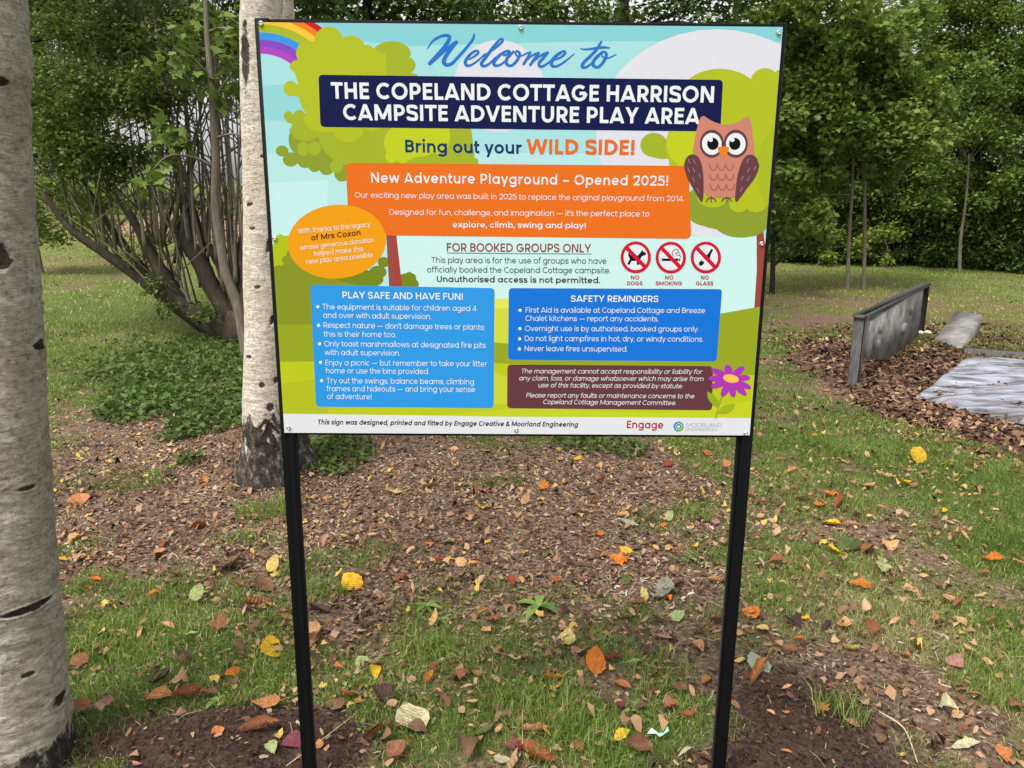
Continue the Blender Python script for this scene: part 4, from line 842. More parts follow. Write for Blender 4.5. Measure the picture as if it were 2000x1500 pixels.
def build_birches():
    # the near one, cut by the left edge of the view
    b0 = np.array(AT(12, 1490, .06)); g = G(12, 1490); Y = g[1]; x0 = g[0]-.02; base = (x0, Y, float(height(x0, Y)))
    t = thing("birch_tree", "thick pale birch trunk with wrinkled bark, closest tree at the left edge", "tree", base)
    r = lambda py, px: AT(px, py, Y)
    ED = [(138, 1490), (128, 1400), (106, 1180), (97, 1020), (84, 860), (66, 560), (54, 390), (46, 200), (38, 0)]; RR = [.158, .146, .130, .124, .120, .115, .112, .110, .107]
    pts = [tuple(AT(ex, ey, Y)-np.array([q, 0, 0])) for (ex, ey), q in zip(ED, RR)]; zb = float(height(pts[0][0], Y)); base = (pts[0][0], Y, zb); t.location = base
    pts = [(pts[0][0]-.01, Y, zb-.12)]+[p_ for p_ in pts if p_[2] > zb-.05]+[(pts[-1][0]-.05, Y+.1, 3.4), (pts[-1][0]-.04, Y+.2, 6.5)]
    cam_az = math.atan2(CAM[1]-Y, CAM[0]-x0)
    birch_trunk(t, pts, [.18]+RR[-(len(pts)-3):]+[.10, .06], birch_mat("birch_bark_near", .16, (.82, .745, .63), (.50, .38, .26), .645, .05), [(cam_az+.35, .66, .7, .012, .06), (cam_az+.15, 1.60, .26, .035, .05), (cam_az+1.0, 1.37, .2, .016, -.05), (cam_az+1.0, .10, .5, .05, .04), (cam_az+.9, .34, .3, .02, .04), (cam_az+.2, .47, .15, .008, .02), (cam_az+.4, 1.0, .25, .008, .02), (cam_az+.3, 2.0, .3, .012, .02)], 120, 1100, .07, fine=.075)
    cs = ellipsoid((x0-.3, Y+.3, 6.2), (1.8, 1.6, 1.6), 26); p, v = clump_pts(cs, .5, 2600); V, T, vv = leaves(p, .055, DIAMOND, .6, var=v); mb = MB(); mb.add(V, T, vv)
    for c in cs[:10]: mb.tube(spline([(x0-.1, Y+.2, 4.6+rng.random()), (c+np.array([x0, Y, 5.2]))/2, c], 6), np.linspace(.03, .006, 6), 5)
    mb.build("crown", F_MID, t)
    # the twin-stemmed one behind the sign's left post
    gx, gy, gz = G(518, 938); t = thing("birch_tree", "twin-stemmed white birch with black cracked base just behind the sign's left leg", "tree", (gx, gy, gz))
    wb = birch_mat("birch_bark_white", .74, (.80, .73, .62), (.58, .46, .33), .62, .02)
    at = lambda px, py, dy=0: tuple(AT(px, py, gy+dy))
    pts = [(gx, gy, gz-.12), (gx, gy, gz+.02)]+[at(*p) for p in ((517, 860), (516, 760), (517, 640), (513, 520), (516, 400), (512, 300), (508, 180), (508, 60), (512, 0))]+[at(516, -120), at(530, -420)]
    az = math.atan2(CAM[1]-gy, CAM[0]-gx)
    birch_trunk(t, pts, (.185, .165, .128, .121, .112, .109, .113, .104, .103, .104, .108, .10, .07), wb, [(az+.9, 1.12, .5, .035, .04, .16), (az-.15, .74, .16, .022, .04), (az+.55, .76, .2, .03, .05), (az+.25, .60, .20, .035, .06), (az+.15, .47, .75, .05, .05, .26), (az+.1, .36, .5, .03, .03), (az+.42, 1.12, .30, .035, .05, .16), (az+.40, 1.56, .36, .06, .05, .22), (az+.45, 1.99, .3, .03, .04, .15), (az+.05, .53, .95, .018, .04, .14), (az-.85, 2.5, .35, .16, .03), (az-.8, 1.75, .3, .02, .03), (az+.9, 2.42, .4, .04, .04, .2), (az-.6, 1.62, .2, .012, .03), (az+.1, 2.0, .25, .012, .03), (az-.9, .9, .3, .015, .03), (az-.3, 1.3, .2, .01, .02)], 72, 460, .035, flute=.14)
    db = bark_mat("birch_base_dark_bark", (.015, .012, .010), (.06, .048, .04), (.20, .17, .15), (6, 6, 3), 1.0)
    g2 = G(598, 918); y2 = g2[1]+.12
    P2 = [(g2[0], y2, g2[2]-.15), tuple(AT(590, 905, y2)), tuple(AT(572, 850, y2)), tuple(AT(560, 700, y2)), tuple(AT(556, 400, y2)), tuple(AT(550, 60, y2)), tuple(AT(548, -60, y2)), tuple(AT(590, -400, y2))]
    birch_trunk(t, P2, (.15, .125, .10, .085, .08, .075, .07, .05), wb, [], 40, 160, .05, flute=.15)
    cs = np.vstack([ellipsoid((gx+.5, gy+.4, 5.0), (1.7, 1.4, 1.5), 26)]); p, v = clump_pts(cs, .45, 3200); V, T, vv = leaves(p, .055, DIAMOND, .6, var=v); mb = MB(); mb.add(V, T, vv)
    for c in cs[:12]: mb.tube(spline([(gx+.05, gy+.05, 3.4+rng.random()), (c+np.array([gx, gy, 4.2]))/2, c], 6), np.linspace(.03, .006, 6), 5)
    mb.build("crown", F_MID, t)
build_birches()

# the coppiced shrub ---------------------------------------------------
def build_coppice():
    gx, gy, gz = G(470, 660); Y = gy; t = thing("coppiced_shrub", "many-stemmed leaning shrub with dark low stool and tall mossy poles left of the birch", "shrub", (gx, gy, gz))
    pxr = lambda px, dy=0: px*(Y+dy-CAM[1])/F_PX
    limbs = [[(486, 668, 24), (440, 648, 27), (392, 622, 24), (345, 585, 20), (315, 530, 16), (285, 480, 12)], [(478, 655, 24), (436, 600, 22), (408, 548, 20), (384, 500, 18), (366, 468, 18)],
             [(482, 640, 20), (452, 565, 17), (424, 505, 12), (398, 468, 9)], [(484, 645, 20), (482, 560, 17), (474, 495, 13)], [(400, 640, 17), (335, 592, 15), (262, 536, 13), (192, 486, 10), (136, 446, 8)], [(360, 612, 14), (290, 540, 12), (235, 470, 10), (200, 420, 8)], [(488, 640, 20), (512, 560, 15), (530, 500, 10)]]
    mb = MB(); ends = []
    for k, L in enumerate(limbs):
        dy = (-.25, .1, .3, -.1, -.4, .5, .25)[k]; L = L+[(L[-1][0]*1.9-L[-2][0]*.9+rng.uniform(-10, 14), L[-1][1]-70, L[-1][2]*.45)]; P = spline([AT(x, y, Y+dy*(i/len(L))) for i, (x, y, r) in enumerate(L)], 18); R = np.interp(np.linspace(0, 1, 18), np.linspace(0, 1, len(L)), [pxr(r)*.82 for *_, r in L])
        mb.tube(P, R, 12, .25); ends.append((P, R))
    mb.tube([(gx, gy, gz-.1), (gx+.02, gy, gz+.12), (gx, gy, gz+.35)], [.28, .24, .16], 12, .3); mb.build("stool", bark_mat("stool_bark", (.016, .013, .010), (.06, .048, .036), (.15, .125, .095), (7, 7, 3), 1.0), t, True)
    stems = [(292, 482, 205, 60), (300, 500, 255, 110), (312, 520, 236, 300), (368, 470, 300, 120), (372, 470, 330, 60), (366, 470, 316, 250), (380, 490, 352, 90), (395, 468, 372, 40), (400, 470, 385, 120), (420, 505, 380, 200), (452, 560, 404, 60), (432, 560, 412, 20), (474, 500, 432, 30), (470, 500, 446, 40), (455, 520, 418, 160), (480, 520, 455, 20), (484, 540, 468, 60), (482, 500, 478, 10), (446, 560, 392, 260), (408, 548, 350, 300),
             (140, 446, 70, 240), (160, 465, 84, 150), (192, 486, 110, 120), (205, 492, 150, 200), (225, 505, 170, 90), (236, 470, 150, 60), (200, 420, 120, 200), (262, 536, 220, 260), (280, 480, 232, 150), (250, 520, 190, 320), (530, 500, 540, 30), (515, 540, 520, 60), (440, 600, 428, 320), (345, 585, 296, 330), (318, 540, 270, 200), (470, 640, 462, 420)]+[(q_, float(np.interp(q_, [136, 192, 262, 335, 400], [446, 486, 536, 592, 635])), q_-rng.uniform(60, 190), rng.uniform(270, 450)) for q_ in rng.uniform(170, 400, 16)]+[(rng.uniform(300, 500), rng.uniform(450, 560), rng.uniform(260, 520), rng.uniform(0, 250)) for _ in range(22)]
    stems = [(a_, b_-0, c_, d_) for a_, b_, c_, d_ in stems]
    limbs_end = 0
    for x0, y0, x1, y1 in stems:
        d0 = rng.normal()*.16+.05; d1 = d0+rng.normal()*.45; y1 -= 90 if y1 < 280 else 0; mx, my = x0*.62+x1*.38+rng.normal()*5, y0*.55+y1*.45
        r = rng.uniform(2.4, 5.2); P = spline([AT(x0+3, y0+3, Y+d0), AT(x0*.88+x1*.12, y0*.84+y1*.16, Y+d0), AT(mx, my, Y+(d0+d1)/2), AT(x1, y1, Y+d1)], 14)
        mb = MB(); mb.tube(P, np.linspace(pxr(r), pxr(r*.22), 14), 8, .15)
        for _ in range(3): k = rng.integers(4, 12); e = P[k]+np.array([rng.normal()*.45, rng.normal()*.3, .35+.4*rng.random()]); mb.tube(spline([P[k], (P[k]+e)/2+rng.normal(size=3)*.05, e], 5), np.linspace(pxr(r*.35), .004, 5), 5)
        mb.build("stem", B_MOSS if x0 < 330 else B_GREY, t, True)
    cl = []; rc = []
    for px, py, dy, r in [(rng.uniform(60, 560), rng.uniform(-160, 190), rng.uniform(-.9, 1.2), rng.uniform(.22, .45)) for _ in range(64)]+[(rng.uniform(80, 330), rng.uniform(150, 320), rng.uniform(-.8, .8), rng.uniform(.18, .36)) for _ in range(26)]+[(235, 320, -.3, .28), (210, 360, -.2, .22), (270, 300, -.3, .22), (110, 380, .4, .25), (150, 300, .2, .35), (400, 610, -.3, .22), (300, 560, -.3, .2), (330, 600, -.35, .18), (260, 500, -.2, .16)]:
        cl.append(AT(px, py, Y+dy)); rc.append(r)
    p, v = clump_pts(cl, np.array(rc), 30000, .8); V, T, vv = leaves(p, .060, DIAMOND, .3, var=v+.05); mb = MB(); mb.add(V, T, vv); mb.build("crown", F_LEFT, t)
    # slim sapling in front of it
    gx, gy, gz = G(482, 705); t = thing("sapling", "slim bare-stemmed sapling with large lobed leaves in front of the coppiced shrub", "tree", (gx, gy, gz)); Y2 = gy
    L = [(484, 712, 11), (474, 650, 10), (462, 590, 9.5), (440, 530, 9), (430, 470, 8.5), (420, 400, 8), (421, 300, 7), (414, 170, 6.5), (404, 50, 5), (400, -120, 4)]; mb = MB(); k = (Y2-CAM[1])/F_PX
    P = spline([AT(x, y, Y2) for x, y, r in L], 30); mb.tube(P, np.interp(np.linspace(0, 1, 30), np.linspace(0, 1, len(L)), [r*k for *_, r in L]), 10, .1)
    for a, b_, r in (((418, 326), (340, 302), 4), ((420, 270), (482, 266), 3), ((415, 200), (470, 130), 3), ((412, 150), (340, 90), 3), ((408, 62), (450, 60), 2.5), ((340, 302), (300, 330), 2.5)):
        mb.tube(spline([AT(*a, Y2), (AT(*a, Y2)+AT(*b_, Y2-.2))/2+np.array([0, 0, .03]), AT(*b_, Y2-.3)], 7), np.linspace(r*k, r*k*.4, 7), 6)
    mb.build("trunk", B_GREY, t, True)
    cl = [AT(px, py, Y2+rng.normal()*.3) for px, py in [(330, 250), (350, 275), (310, 270), (340, 300), (300, 330), (290, 350), (440, 60), (400, 30), (370, 60), (440, 110), (470, 130), (460, 180), (350, 100), (330, 120), (380, 140), (420, 180), (460, 60), (480, 170), (500, 60)]]
    p, v = clump_pts(cl, .17, 420, .9); V, T, vv = leaves(p, .115, LOBED, .5, .2, var=v); mb = MB(); mb.add(V, T, vv); mb.build("crown", F_MID, t)
build_coppice()

def wpt(px, py, y): return tuple(AT(px, py, y))
def gnd(px, y):
    x = AT(px, 600, y)[0]; return np.array([x, y, float(height(x, y))])
def build_trees():
    # dark leafy tree at upper left, beyond the near birch
    b0 = gnd(20, 7.2); tree("leafy_tree", "dark-leaved bushy tree filling the upper left beside the near birch trunk", "tree", b0, b0+np.array([.3, .3, 4.6]), .10, np.vstack([[AT(rng.uniform(20, 330), rng.uniform(-240, 190), 7.2+rng.uniform(-.8, 1.3)) for _ in range(48)], [AT(rng.uniform(60, 200), rng.uniform(170, 330), 7.2+rng.uniform(-.5, 1.0)) for _ in range(24)]]), .34, 21000, .056, F_LEFT, B_DARK, limbs=20)
    b0 = gnd(90, 13); tree("leafy_shrub", "bright green shrub low behind the leaning poles, at the lawn's edge", "shrub", b0, b0+np.array([0, 0, 1.7]), .05, ellipsoid(b0+np.array([.4, 0, 1.25]), (1.1, .8, .8), 30), .3, 5200, .085, F_LITE, B_GREY, limbs=10)
    b0 = gnd(215, 15.5); tree("leafy_shrub", "yellow-green airy shrub in the middle distance between the leaning poles", "shrub", b0, b0+np.array([0, 0, 2.2]), .05, ellipsoid(b0+np.array([0, 0, 1.7]), (1.0, .8, 1.3), 24), .3, 2600, .085, F_LITE, B_GREY, limbs=10)
    # two broad trees whose leaves hang over the top of the sign
    for px, y, lab, sp, fm in ((720, 8.2, "dark-leaved tree hanging over the sign's top edge, left half", (560, 960), F_DARK), (1180, 9.0, "deep green broad tree rising behind the sign's top edge, middle right", (900, 1470), F_DARK)):
        b0 = gnd(px, y); tree("broad_tree", lab, "tree", b0, b0+np.array([.1, .2, 5.2]), .13, [AT(rng.uniform(*sp), rng.uniform(-330, 120), y+rng.uniform(-1.3, 1.3)) for _ in range(80)], .42, 17000, .085, fm, B_DARK, limbs=24)
    b0 = gnd(930, 13); tree("broad_tree", "taller pale green tree glimpsed between the dark leaves above the sign", "tree", b0, b0+np.array([0, 0, 6]), .12, ellipsoid(b0+np.array([0, 0, 4.6]), (2.8, 1.6, 2.4), 60), .55, 13000, .10, F_LITE, B_GREY)
    # oak saplings on the right lawn
    for (px, py), tx, lab, cx in (((1655, 567), 1658, "slim oak sapling with leaning pale stem, left of a close pair on the lawn", (1500, 1690)), ((1686, 566), 1680, "slim oak sapling with straight stem, right of a close pair on the lawn", (1600, 1830))):
        g = np.array(G(px, py)); y = g[1]; cl = [AT(rng.uniform(*cx), rng.triangular(-140, 200, 430), y+rng.uniform(-1.0, .9)) for _ in range(46)]
        tree("oak_sapling", lab, "tree", g, np.array(AT(tx-6, -60, y)), .043, cl, .42, 13000, .105, F_OAK, B_GREY, LOBED, limbs=20, mid=[AT(px+3, 470, y), AT(tx+8, 330, y), AT(tx+4, 160, y)])
    g = np.array(G(1508, 575)); y = g[1]; tree("oak_sapling", "thin dark sapling showing just past the sign's right edge", "tree", g, np.array(AT(1512, -80, y)), .06, [AT(rng.uniform(1420, 1600), rng.uniform(-160, 480), y+rng.uniform(-.8, .8)) for _ in range(36)], .36, 8000, .105, F_OAK, B_DARK, LOBED, limbs=16, mid=[AT(1510, 470, y), AT(1506, 300, y)])
    # the wall of trees along the far edge of the lawn
    hd = [(1440, 21.0, 4.2, 1.7, F_DARK, "dense dark hedge tree beyond the sapling at the sign's right edge"), (1560, 20.2, 5.4, 1.7, F_MID, "bushy hedge tree behind the left stem of the sapling pair"), (1665, 19.6, 4.6, 1.5, F_DARK, "shadowy low hedge tree straight behind the sapling pair"), (1760, 19.4, 6.8, 1.9, F_OAK, "tall rounded hedge tree just right of the sapling pair"),
          (1870, 18.6, 7.6, 2.0, F_OAK, "tall leafy hedge tree behind the thin grey pole stem"), (1985, 17.6, 8.2, 2.1, F_MID, "tall dense hedge tree at the right edge of the lawn"), (2110, 16.6, 8.0, 2.2, F_MID, "large hedge tree cut off by the picture's right border"), (1250, 22, 5.2, 1.9, F_DARK, None), (1060, 23, 5.5, 2.0, F_MID, None), (860, 24, 5.5, 2.0, F_DARK, None), (2260, 15.5, 8, 2.2, F_DARK, None)]
    for px, y, H, R, fm, lab in hd:
        b0 = gnd(px, y); cs = []
        for z in np.linspace(.5, H-.5, int(H*2.2)):
            rr = R*(.75+.35*math.sin(math.pi*min(1, z/H*1.05)))
            for _ in range(9): a = rng.uniform(0, 6.283); q = rr*math.sqrt(rng.uniform(.25, 1)); cs.append(b0+np.array([q*math.cos(a), q*.7*math.sin(a)-.15, z+rng.normal()*.15]))
        tree("hedge_tree", lab or "hedge tree hidden behind the sign panel", "tree", b0, b0+np.array([.1, .1, H*.85]), .10, cs, .46, int(4600*H), .105, fm, B_DARK, limbs=18, group="trees along the far edge of the lawn")
    for px, y, H, R, fm, lab in ((1620, 25, 9, 2.3, F_LITE, "sunlit pale tall tree rising behind the hedge, near the sign's top right corner"), (1850, 24, 11, 2.6, F_LITE, "highest sunlit tree rising behind the hedge towards the top right"), (1500, 28, 7.5, 2.0, F_HAZE, "thin pale far tree against the white sky beside the sign's top right corner")):  # sunlight on the two sunlit crowns is put into their paler leaf colour
        b0 = gnd(px, y); tree("tall_tree", lab, "tree", b0, b0+np.array([0, 0, H*.8]), .16, ellipsoid(b0+np.array([0, 0, H*.64]), (R, R*.7, H*.36), 70), .6, 15000, .13, fm, B_GREY)
    g = np.array(G(1874, 532)); y = g[1]; tree("slender_tree", "thin grey pole stem standing against the dark hedge at right", "tree", g, np.array(AT(1893, 300, y)), .05, [AT(rng.uniform(1800, 1980), rng.uniform(120, 400), y-.25+rng.uniform(-.35, .2)) for _ in range(26)], .36, 4600, .10, F_MID, B_GREY, limbs=6, mid=[AT(1876, 470, y), AT(1886, 400, y), AT(1890, 350, y)])
    for k, (px, y, lab) in enumerate(((1475, 19.6, "dark undergrowth bush at the hedge foot, touching the sign's right edge"), (1545, 19.2, "dark undergrowth bush at the hedge foot left of the low yellow-green bushes"), (1640, 18.9, "dark undergrowth bush at the hedge foot straight behind the sapling pair"), (1770, 18.5, "dark undergrowth bush at the hedge foot between the sapling pair and pole stem"), (1850, 18.1, "dark undergrowth bush at the hedge foot just left of the pole stem"), (1930, 17.4, "dark undergrowth bush at the hedge foot right of the pole stem"), (2010, 16.8, "darkest undergrowth bush at the hedge foot by the right border"))):
        b0 = gnd(px, y); tree("undergrowth_bush", lab, "bush", b0, b0+np.array([0, 0, 1.5]), .03, np.vstack([ellipsoid(b0+np.array([0, 0, 1.1]), (1.0, .55, 1.05), 34), ellipsoid(b0+np.array([0, -.2, .3]), (.9, .4, .28), 12)]), .32, 6500, .085, F_DARK, B_DARK, limbs=6, group="dark undergrowth along the hedge foot")
    # low yellow-green bushes at the hedge's foot
    for px, y, lab in ((1590, 18.2, "low yellow-green bush at the hedge foot, left of the sapling pair"), (1712, 18.0, "low yellow-green bush at the hedge foot, right of the sapling pair")):
        b0 = gnd(px, y); tree("low_bush", lab, "bush", b0, b0+np.array([0, 0, .7]), .03, ellipsoid(b0+np.array([0, 0, .6]), (.75, .5, .45), 18), .25, 1500, .10, F_LITE, B_GREY, limbs=8)
    # far left: open wood with bright gaps
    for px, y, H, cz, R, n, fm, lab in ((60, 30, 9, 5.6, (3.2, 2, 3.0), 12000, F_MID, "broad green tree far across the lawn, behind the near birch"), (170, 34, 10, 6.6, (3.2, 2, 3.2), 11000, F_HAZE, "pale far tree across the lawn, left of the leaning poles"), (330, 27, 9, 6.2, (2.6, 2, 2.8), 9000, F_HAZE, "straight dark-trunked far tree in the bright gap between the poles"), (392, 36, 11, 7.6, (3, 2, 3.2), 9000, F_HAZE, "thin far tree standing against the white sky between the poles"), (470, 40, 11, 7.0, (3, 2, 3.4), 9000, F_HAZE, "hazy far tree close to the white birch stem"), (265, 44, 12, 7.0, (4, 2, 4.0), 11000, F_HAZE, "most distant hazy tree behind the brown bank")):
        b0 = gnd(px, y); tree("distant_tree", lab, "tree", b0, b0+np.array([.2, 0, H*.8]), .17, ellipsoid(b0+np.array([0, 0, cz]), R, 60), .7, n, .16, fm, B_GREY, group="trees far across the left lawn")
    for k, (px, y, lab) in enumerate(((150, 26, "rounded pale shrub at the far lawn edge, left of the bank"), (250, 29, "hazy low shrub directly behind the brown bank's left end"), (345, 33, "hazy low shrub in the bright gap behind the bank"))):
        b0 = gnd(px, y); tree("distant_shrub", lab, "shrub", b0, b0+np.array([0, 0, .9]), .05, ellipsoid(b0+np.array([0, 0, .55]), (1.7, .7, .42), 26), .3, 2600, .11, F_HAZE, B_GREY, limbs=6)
build_trees()
def far_wood():
    mb = MB()
    for n, x0, x1, y0, y1, h in ((60000, -2, 46, 32, 40, 9.5), (16000, -50, -31, 52, 60, 7.0)):
        x = rng.uniform(x0, x1, n); y = rng.uniform(y0, y1, n); hh = h*(.55+.6*fbm(x*.22, y*.1, 8, 3)); z = height(x, y)+hh*rng.random(n)**.8
        V, T, v = leaves(np.stack([x, y, z], 1), .26, DIAMOND, .3, .3, var=np.clip(.3+.5*(fbm(x*.6, z*.6, 12, 2)-.5), 0, 1)); mb.add(V, T, v)
    tag(mb.build("far_wood", F_DARK), kind="stuff")
far_wood()

# bank of brown litter on the far left, low ground cover, weeds ---------------------------------
def build_low():
    b0 = gnd(405, 21.5); x = np.linspace(-2.6, 2.6, 60); y = np.linspace(-1.3, 1.3, 30); X, Y = np.meshgrid(x, y); Z = .62*np.clip(1-(X/2.6)**2, 0, 1)**.7*np.clip(1-(Y/1.3)**2, 0, 1)**.7+.10*(fbm(X*4, Y*4, 5, 3)-.5)-.06
    i = np.arange(29)[:, None]*60; j = np.arange(59)[None]; Q = np.stack([i+j, i+j+1, i+61+j, i+60+j], -1).reshape(-1, 4)
    m = simple_mat("leaf_covered_bank", (.25, .17, .125), .95, 0, .1, (9, .8), .9, .08); tag(obj("bank", npmesh("bank", np.stack([X, Y, Z], -1).reshape(-1, 3), Q, m, True), None, tuple(b0)), kind="structure")
    mb = MB(); ivy = [(385, 745, 140, 85, 4200), (320, 705, 110, 50, 1300), (470, 780, 60, 50, 800), (420, 820, 80, 34, 700), (290, 790, 70, 34, 360), (200, 690, 60, 40, 200), (660, 895, 70, 40, 520), (630, 870, 40, 22, 260), (1130, 872, 50, 20, 240), (1220, 880, 40, 18, 200), (360, 842, 40, 24, 200), (250, 720, 60, 40, 260), (370, 905, 24, 10, 60)]
    for px, py, hx, hy, n in ivy:
        cx, cy, rx, ry, _ = blob(px, py, hx, hy, 1); a = rng.random(n)*6.283; r = np.sqrt(rng.random(n)); x, y = cx+rx*r*np.cos(a), cy+ry*r*np.sin(a); z = height(x, y)+.015+.07*rng.random(n)*(1-r*.6)
        V, T, v = leaves(np.stack([x, y, z], 1), .055 if py < 850 else .042, DIAMOND, -.05, .25, var=np.full(n, .5)); mb.add(V, T, v)
    tag(mb.build("ground_cover", F_DARK), kind="stuff")
    m, nt, b = new_mat("weed_leaf"); a = attr(nt, "var"); nt.links.new(ramp(nt, a.outputs["Fac"], [(0, (.05, .10, .016)), (.5, (.10, .165, .026)), (1, (.17, .235, .05))]), b.inputs["Base Color"]); b.inputs["Roughness"].default_value = .45
    for px, py, n, L, lab in ((1052, 1190, 6, .11, "broad-leaved dock weed with long green leaves in the middle of the grass"), (832, 1190, 8, .07, "spreading rosette weed in the grass nearer the sign's left leg"), (1075, 1085, 5, .05, "small bright weed on the wood chips behind the sign"), (1345, 1095, 7, .06, "low leafy weed close to the sign's right leg"), (860, 1215, 6, .06, "small green seedling weed just right of the rosette"), (330, 915, 7, .06, "leafy weed on brown litter left of the birch base"), (1245, 1395, 4, .06, "single pale weed sprout in the grass before the right leg"), (425, 1376, 6, .05, "pale frilly weed at the edge of the bare soil on the left")):
        g = G(px, py); t = thing("weed", lab, "weed", g)
        for k in range(n):
            az = k*6.283/n+rng.normal()*.3; le = L*(.7+.5*rng.random()); wd = le*rng.uniform(.26, .36); el = rng.uniform(.15, .6); s = np.linspace(0, 1, 8); V = []
            for u in s:
                r_ = le*(u*math.cos(el)); z = le*(u*math.sin(el)-.55*u*u)+.012; w_ = wd*math.sin(math.pi*min(1, u*.93+.05))**.8/2*(1 if u < .99 else .15)
                c = np.array([math.cos(az)*r_, math.sin(az)*r_, z]); q = np.array([-math.sin(az), math.cos(az), 0]); V += [c-q*w_+(0, 0, w_*.35), c, c+q*w_+(0, 0, w_*.35)]
            i = np.arange(7)[:, None]*3; Q = np.concatenate([i+np.array([[0, 1, 4, 3]]), i+np.array([[1, 2, 5, 4]])]); obj("leaf", npmesh("leaf", np.array(V), Q, m, True, np.full(24, rng.random())), t)
build_low()
# ------------------------------------------------------------------ play panel, ramp, edging, sheet on the right
def build_right():
    wood = simple_mat("weathered_grey_timber", (.085, .082, .078), .85, 0, .2, (7, .55, (9, 9, 1.2)), .5, .004); pale = simple_mat("worn_grey_timber_face", (.20, .192, .182), .85, 0, .2, (2.6, .62, (1.5, 1.5, 2.2)), .7, .02); drk = simple_mat("dark_timber", (.022, .02, .019), .8, 0, .2, (8, .4), .4)
    A = np.array(G(1664, 752)); B = np.array(G(1796, 650)); A2, B2 = A[:2], B[:2]; u = (B2-A2)/np.linalg.norm(B2-A2); n = np.array([u[1], -u[0]])      # n faces the camera's right
    if n @ (CAM[:2]-A2) < 0 and False: n = -n
    t = thing("play_panel", "weathered grey timber play panel with carved face and sloping cut foot beside the bark chips", "play panel", tuple(A))
    U = np.array([u[0], u[1], 0]); Nn = np.array([n[0], n[1], 0]); Zv = np.array([0, 0, 1.]); rot = np.stack([U, Nn, Zv], 1)
    def on(px, py):
        d = ray(px, py); k = ((A-CAM) @ Nn)/(d @ Nn); q = CAM+d*k-A; return q @ U, q[2]
    Ht = on(1668, 619)[1]; Lp = np.linalg.norm(B2-A2)
    mb = MB(); mb.box(A+Zv*(Ht/2-.1)+U*.05, (.10, .10, Ht+.2-.05), rot, .008); mb.build("post", wood, t)
    mb = MB(); mb.box(A+U*(Lp-.05)+Zv*(Ht/2-.15), (.10, .10, Ht+.3-.05), rot, .008); mb.build("post", drk, t)  # far post in a darker timber tone than the near one
    mb = MB(); mb.box(A+U*Lp/2+Zv*(Ht-.02), (Lp+.05, .115, .04), rot, .01); mb.build("top_rail", wood, t)
    prof = [on(1690, 628), on(1797, 561), on(1786, 655), on(1773, 668), on(1769, 709), on(1735, 704), on(1681, 698)]
    V = np.array([A+U*a+Zv*z+Nn*.045 for a, z in prof]+[A+U*a+Zv*z-Nn*.02 for a, z in prof]); k = len(prof)
    tr = np.array(geometry.tessellate_polygon([[Vector((a, z, 0)) for a, z in prof]])); i = np.arange(k); j = (i+1) % k
    mb = MB(); mb.add(V, [np.vstack([tr, tr[:, ::-1]+k]), np.stack([i, i+k, j+k, j], 1)]); fixn(mb.build("board", pale, t))
    for px, py, r in ((1709, 640, .06), (1703, 672, .055), (1756, 640, .10), (1770, 606, .06)):
        a, z = on(px, py); c = A+U*a+Zv*z+Nn*.045; th = np.linspace(0, 2*np.pi, 20, endpoint=False); el = 1.5 if r > .07 else 1; ring = lambda q, h: [c+U*q*el*math.cos(s)+Zv*q*math.sin(s)/el+Nn*h for s in th]
        V = np.array(ring(r, -.005)+ring(r*.92, .022)+ring(r*.6, .03)+[c+Nn*.03]); m = np.arange(20); mm = (m+1) % 20
        mb = MB(); mb.add(V, [np.concatenate([np.stack([m+20*q, mm+20*q, mm+20*q+20, m+20*q+20], 1) for q in (0, 1)]), np.stack([m+40, mm+40, np.full(20, 60)], 1)]); fixn(mb.build("carving", pale, t, True))
    # sloping timber ramp
    P = [np.array(G(1826, 664)), np.array(G(1876, 684))]; g3 = np.array(G(1912, 655)); g4 = np.array(G(1862, 642))
    top1 = g3+Zv*.27; top2 = g4+Zv*.24; th = Zv*.05; V = [P[0]+Zv*.02, P[1]+Zv*.02, top1, top2, P[0]-th, P[1]-th, g3-th, g4-th]
    F = np.array([[0, 1, 2, 3], [4, 7, 6, 5], [0, 4, 5, 1], [1, 5, 6, 2], [2, 6, 7, 3], [3, 7, 4, 0]]); mb = MB(); mb.add(np.array(V), F); o = fixn(mb.build("timber_ramp", pale)); tag(o, "low sloping grey timber ramp rising from the bark chips behind the play panel", "ramp")
    C, D = np.array(G(1880, 690)), np.array(G(2090, 708)); e = D-C; L = np.linalg.norm(e); ex = e/L; ey = np.array([-ex[1], ex[0], 0]); ey /= np.linalg.norm(ey)
    mb = MB(); mb.box((C+D)/2+Zv*.005, (L, .13, .12), np.stack([ex, ey, Zv], 1), .012); tag(mb.build("edging_board", wood), "long grey edging board lying along the back of the pale sheet", "edging board")
    # pale wrinkled sheet
    q = [np.array(G(*p)) for p in ((1782, 778), (2110, 872), (2130, 708), (1884, 702))]; n_u, n_v = 150, 90; s, r = np.meshgrid(np.linspace(0, 1, n_u), np.linspace(0, 1, n_v)); edge = .05*(fbm(s*4, r*0+3, 3, 3)-.5)
    S, R = np.clip(s, 0, 1), r+edge*np.minimum(1, 6*np.minimum(r, 1-r)+.6); PX = (q[0][None, None]*((1-S)*(1-R))[..., None]+q[1]*(S*(1-R))[..., None]+q[2]*(S*R)[..., None]+q[3]*((1-S)*R)[..., None])
    X, Y = PX[..., 0], PX[..., 1]; wr = fbm(X*1.6+Y*.8, Y*5-X*1.4, 15, 3); e_ = np.minimum(np.minimum(s, 1-s)*3.4, np.minimum(r, 1-r)*2.2); lift = .055*np.clip(e_*9, 0, 1)**.6
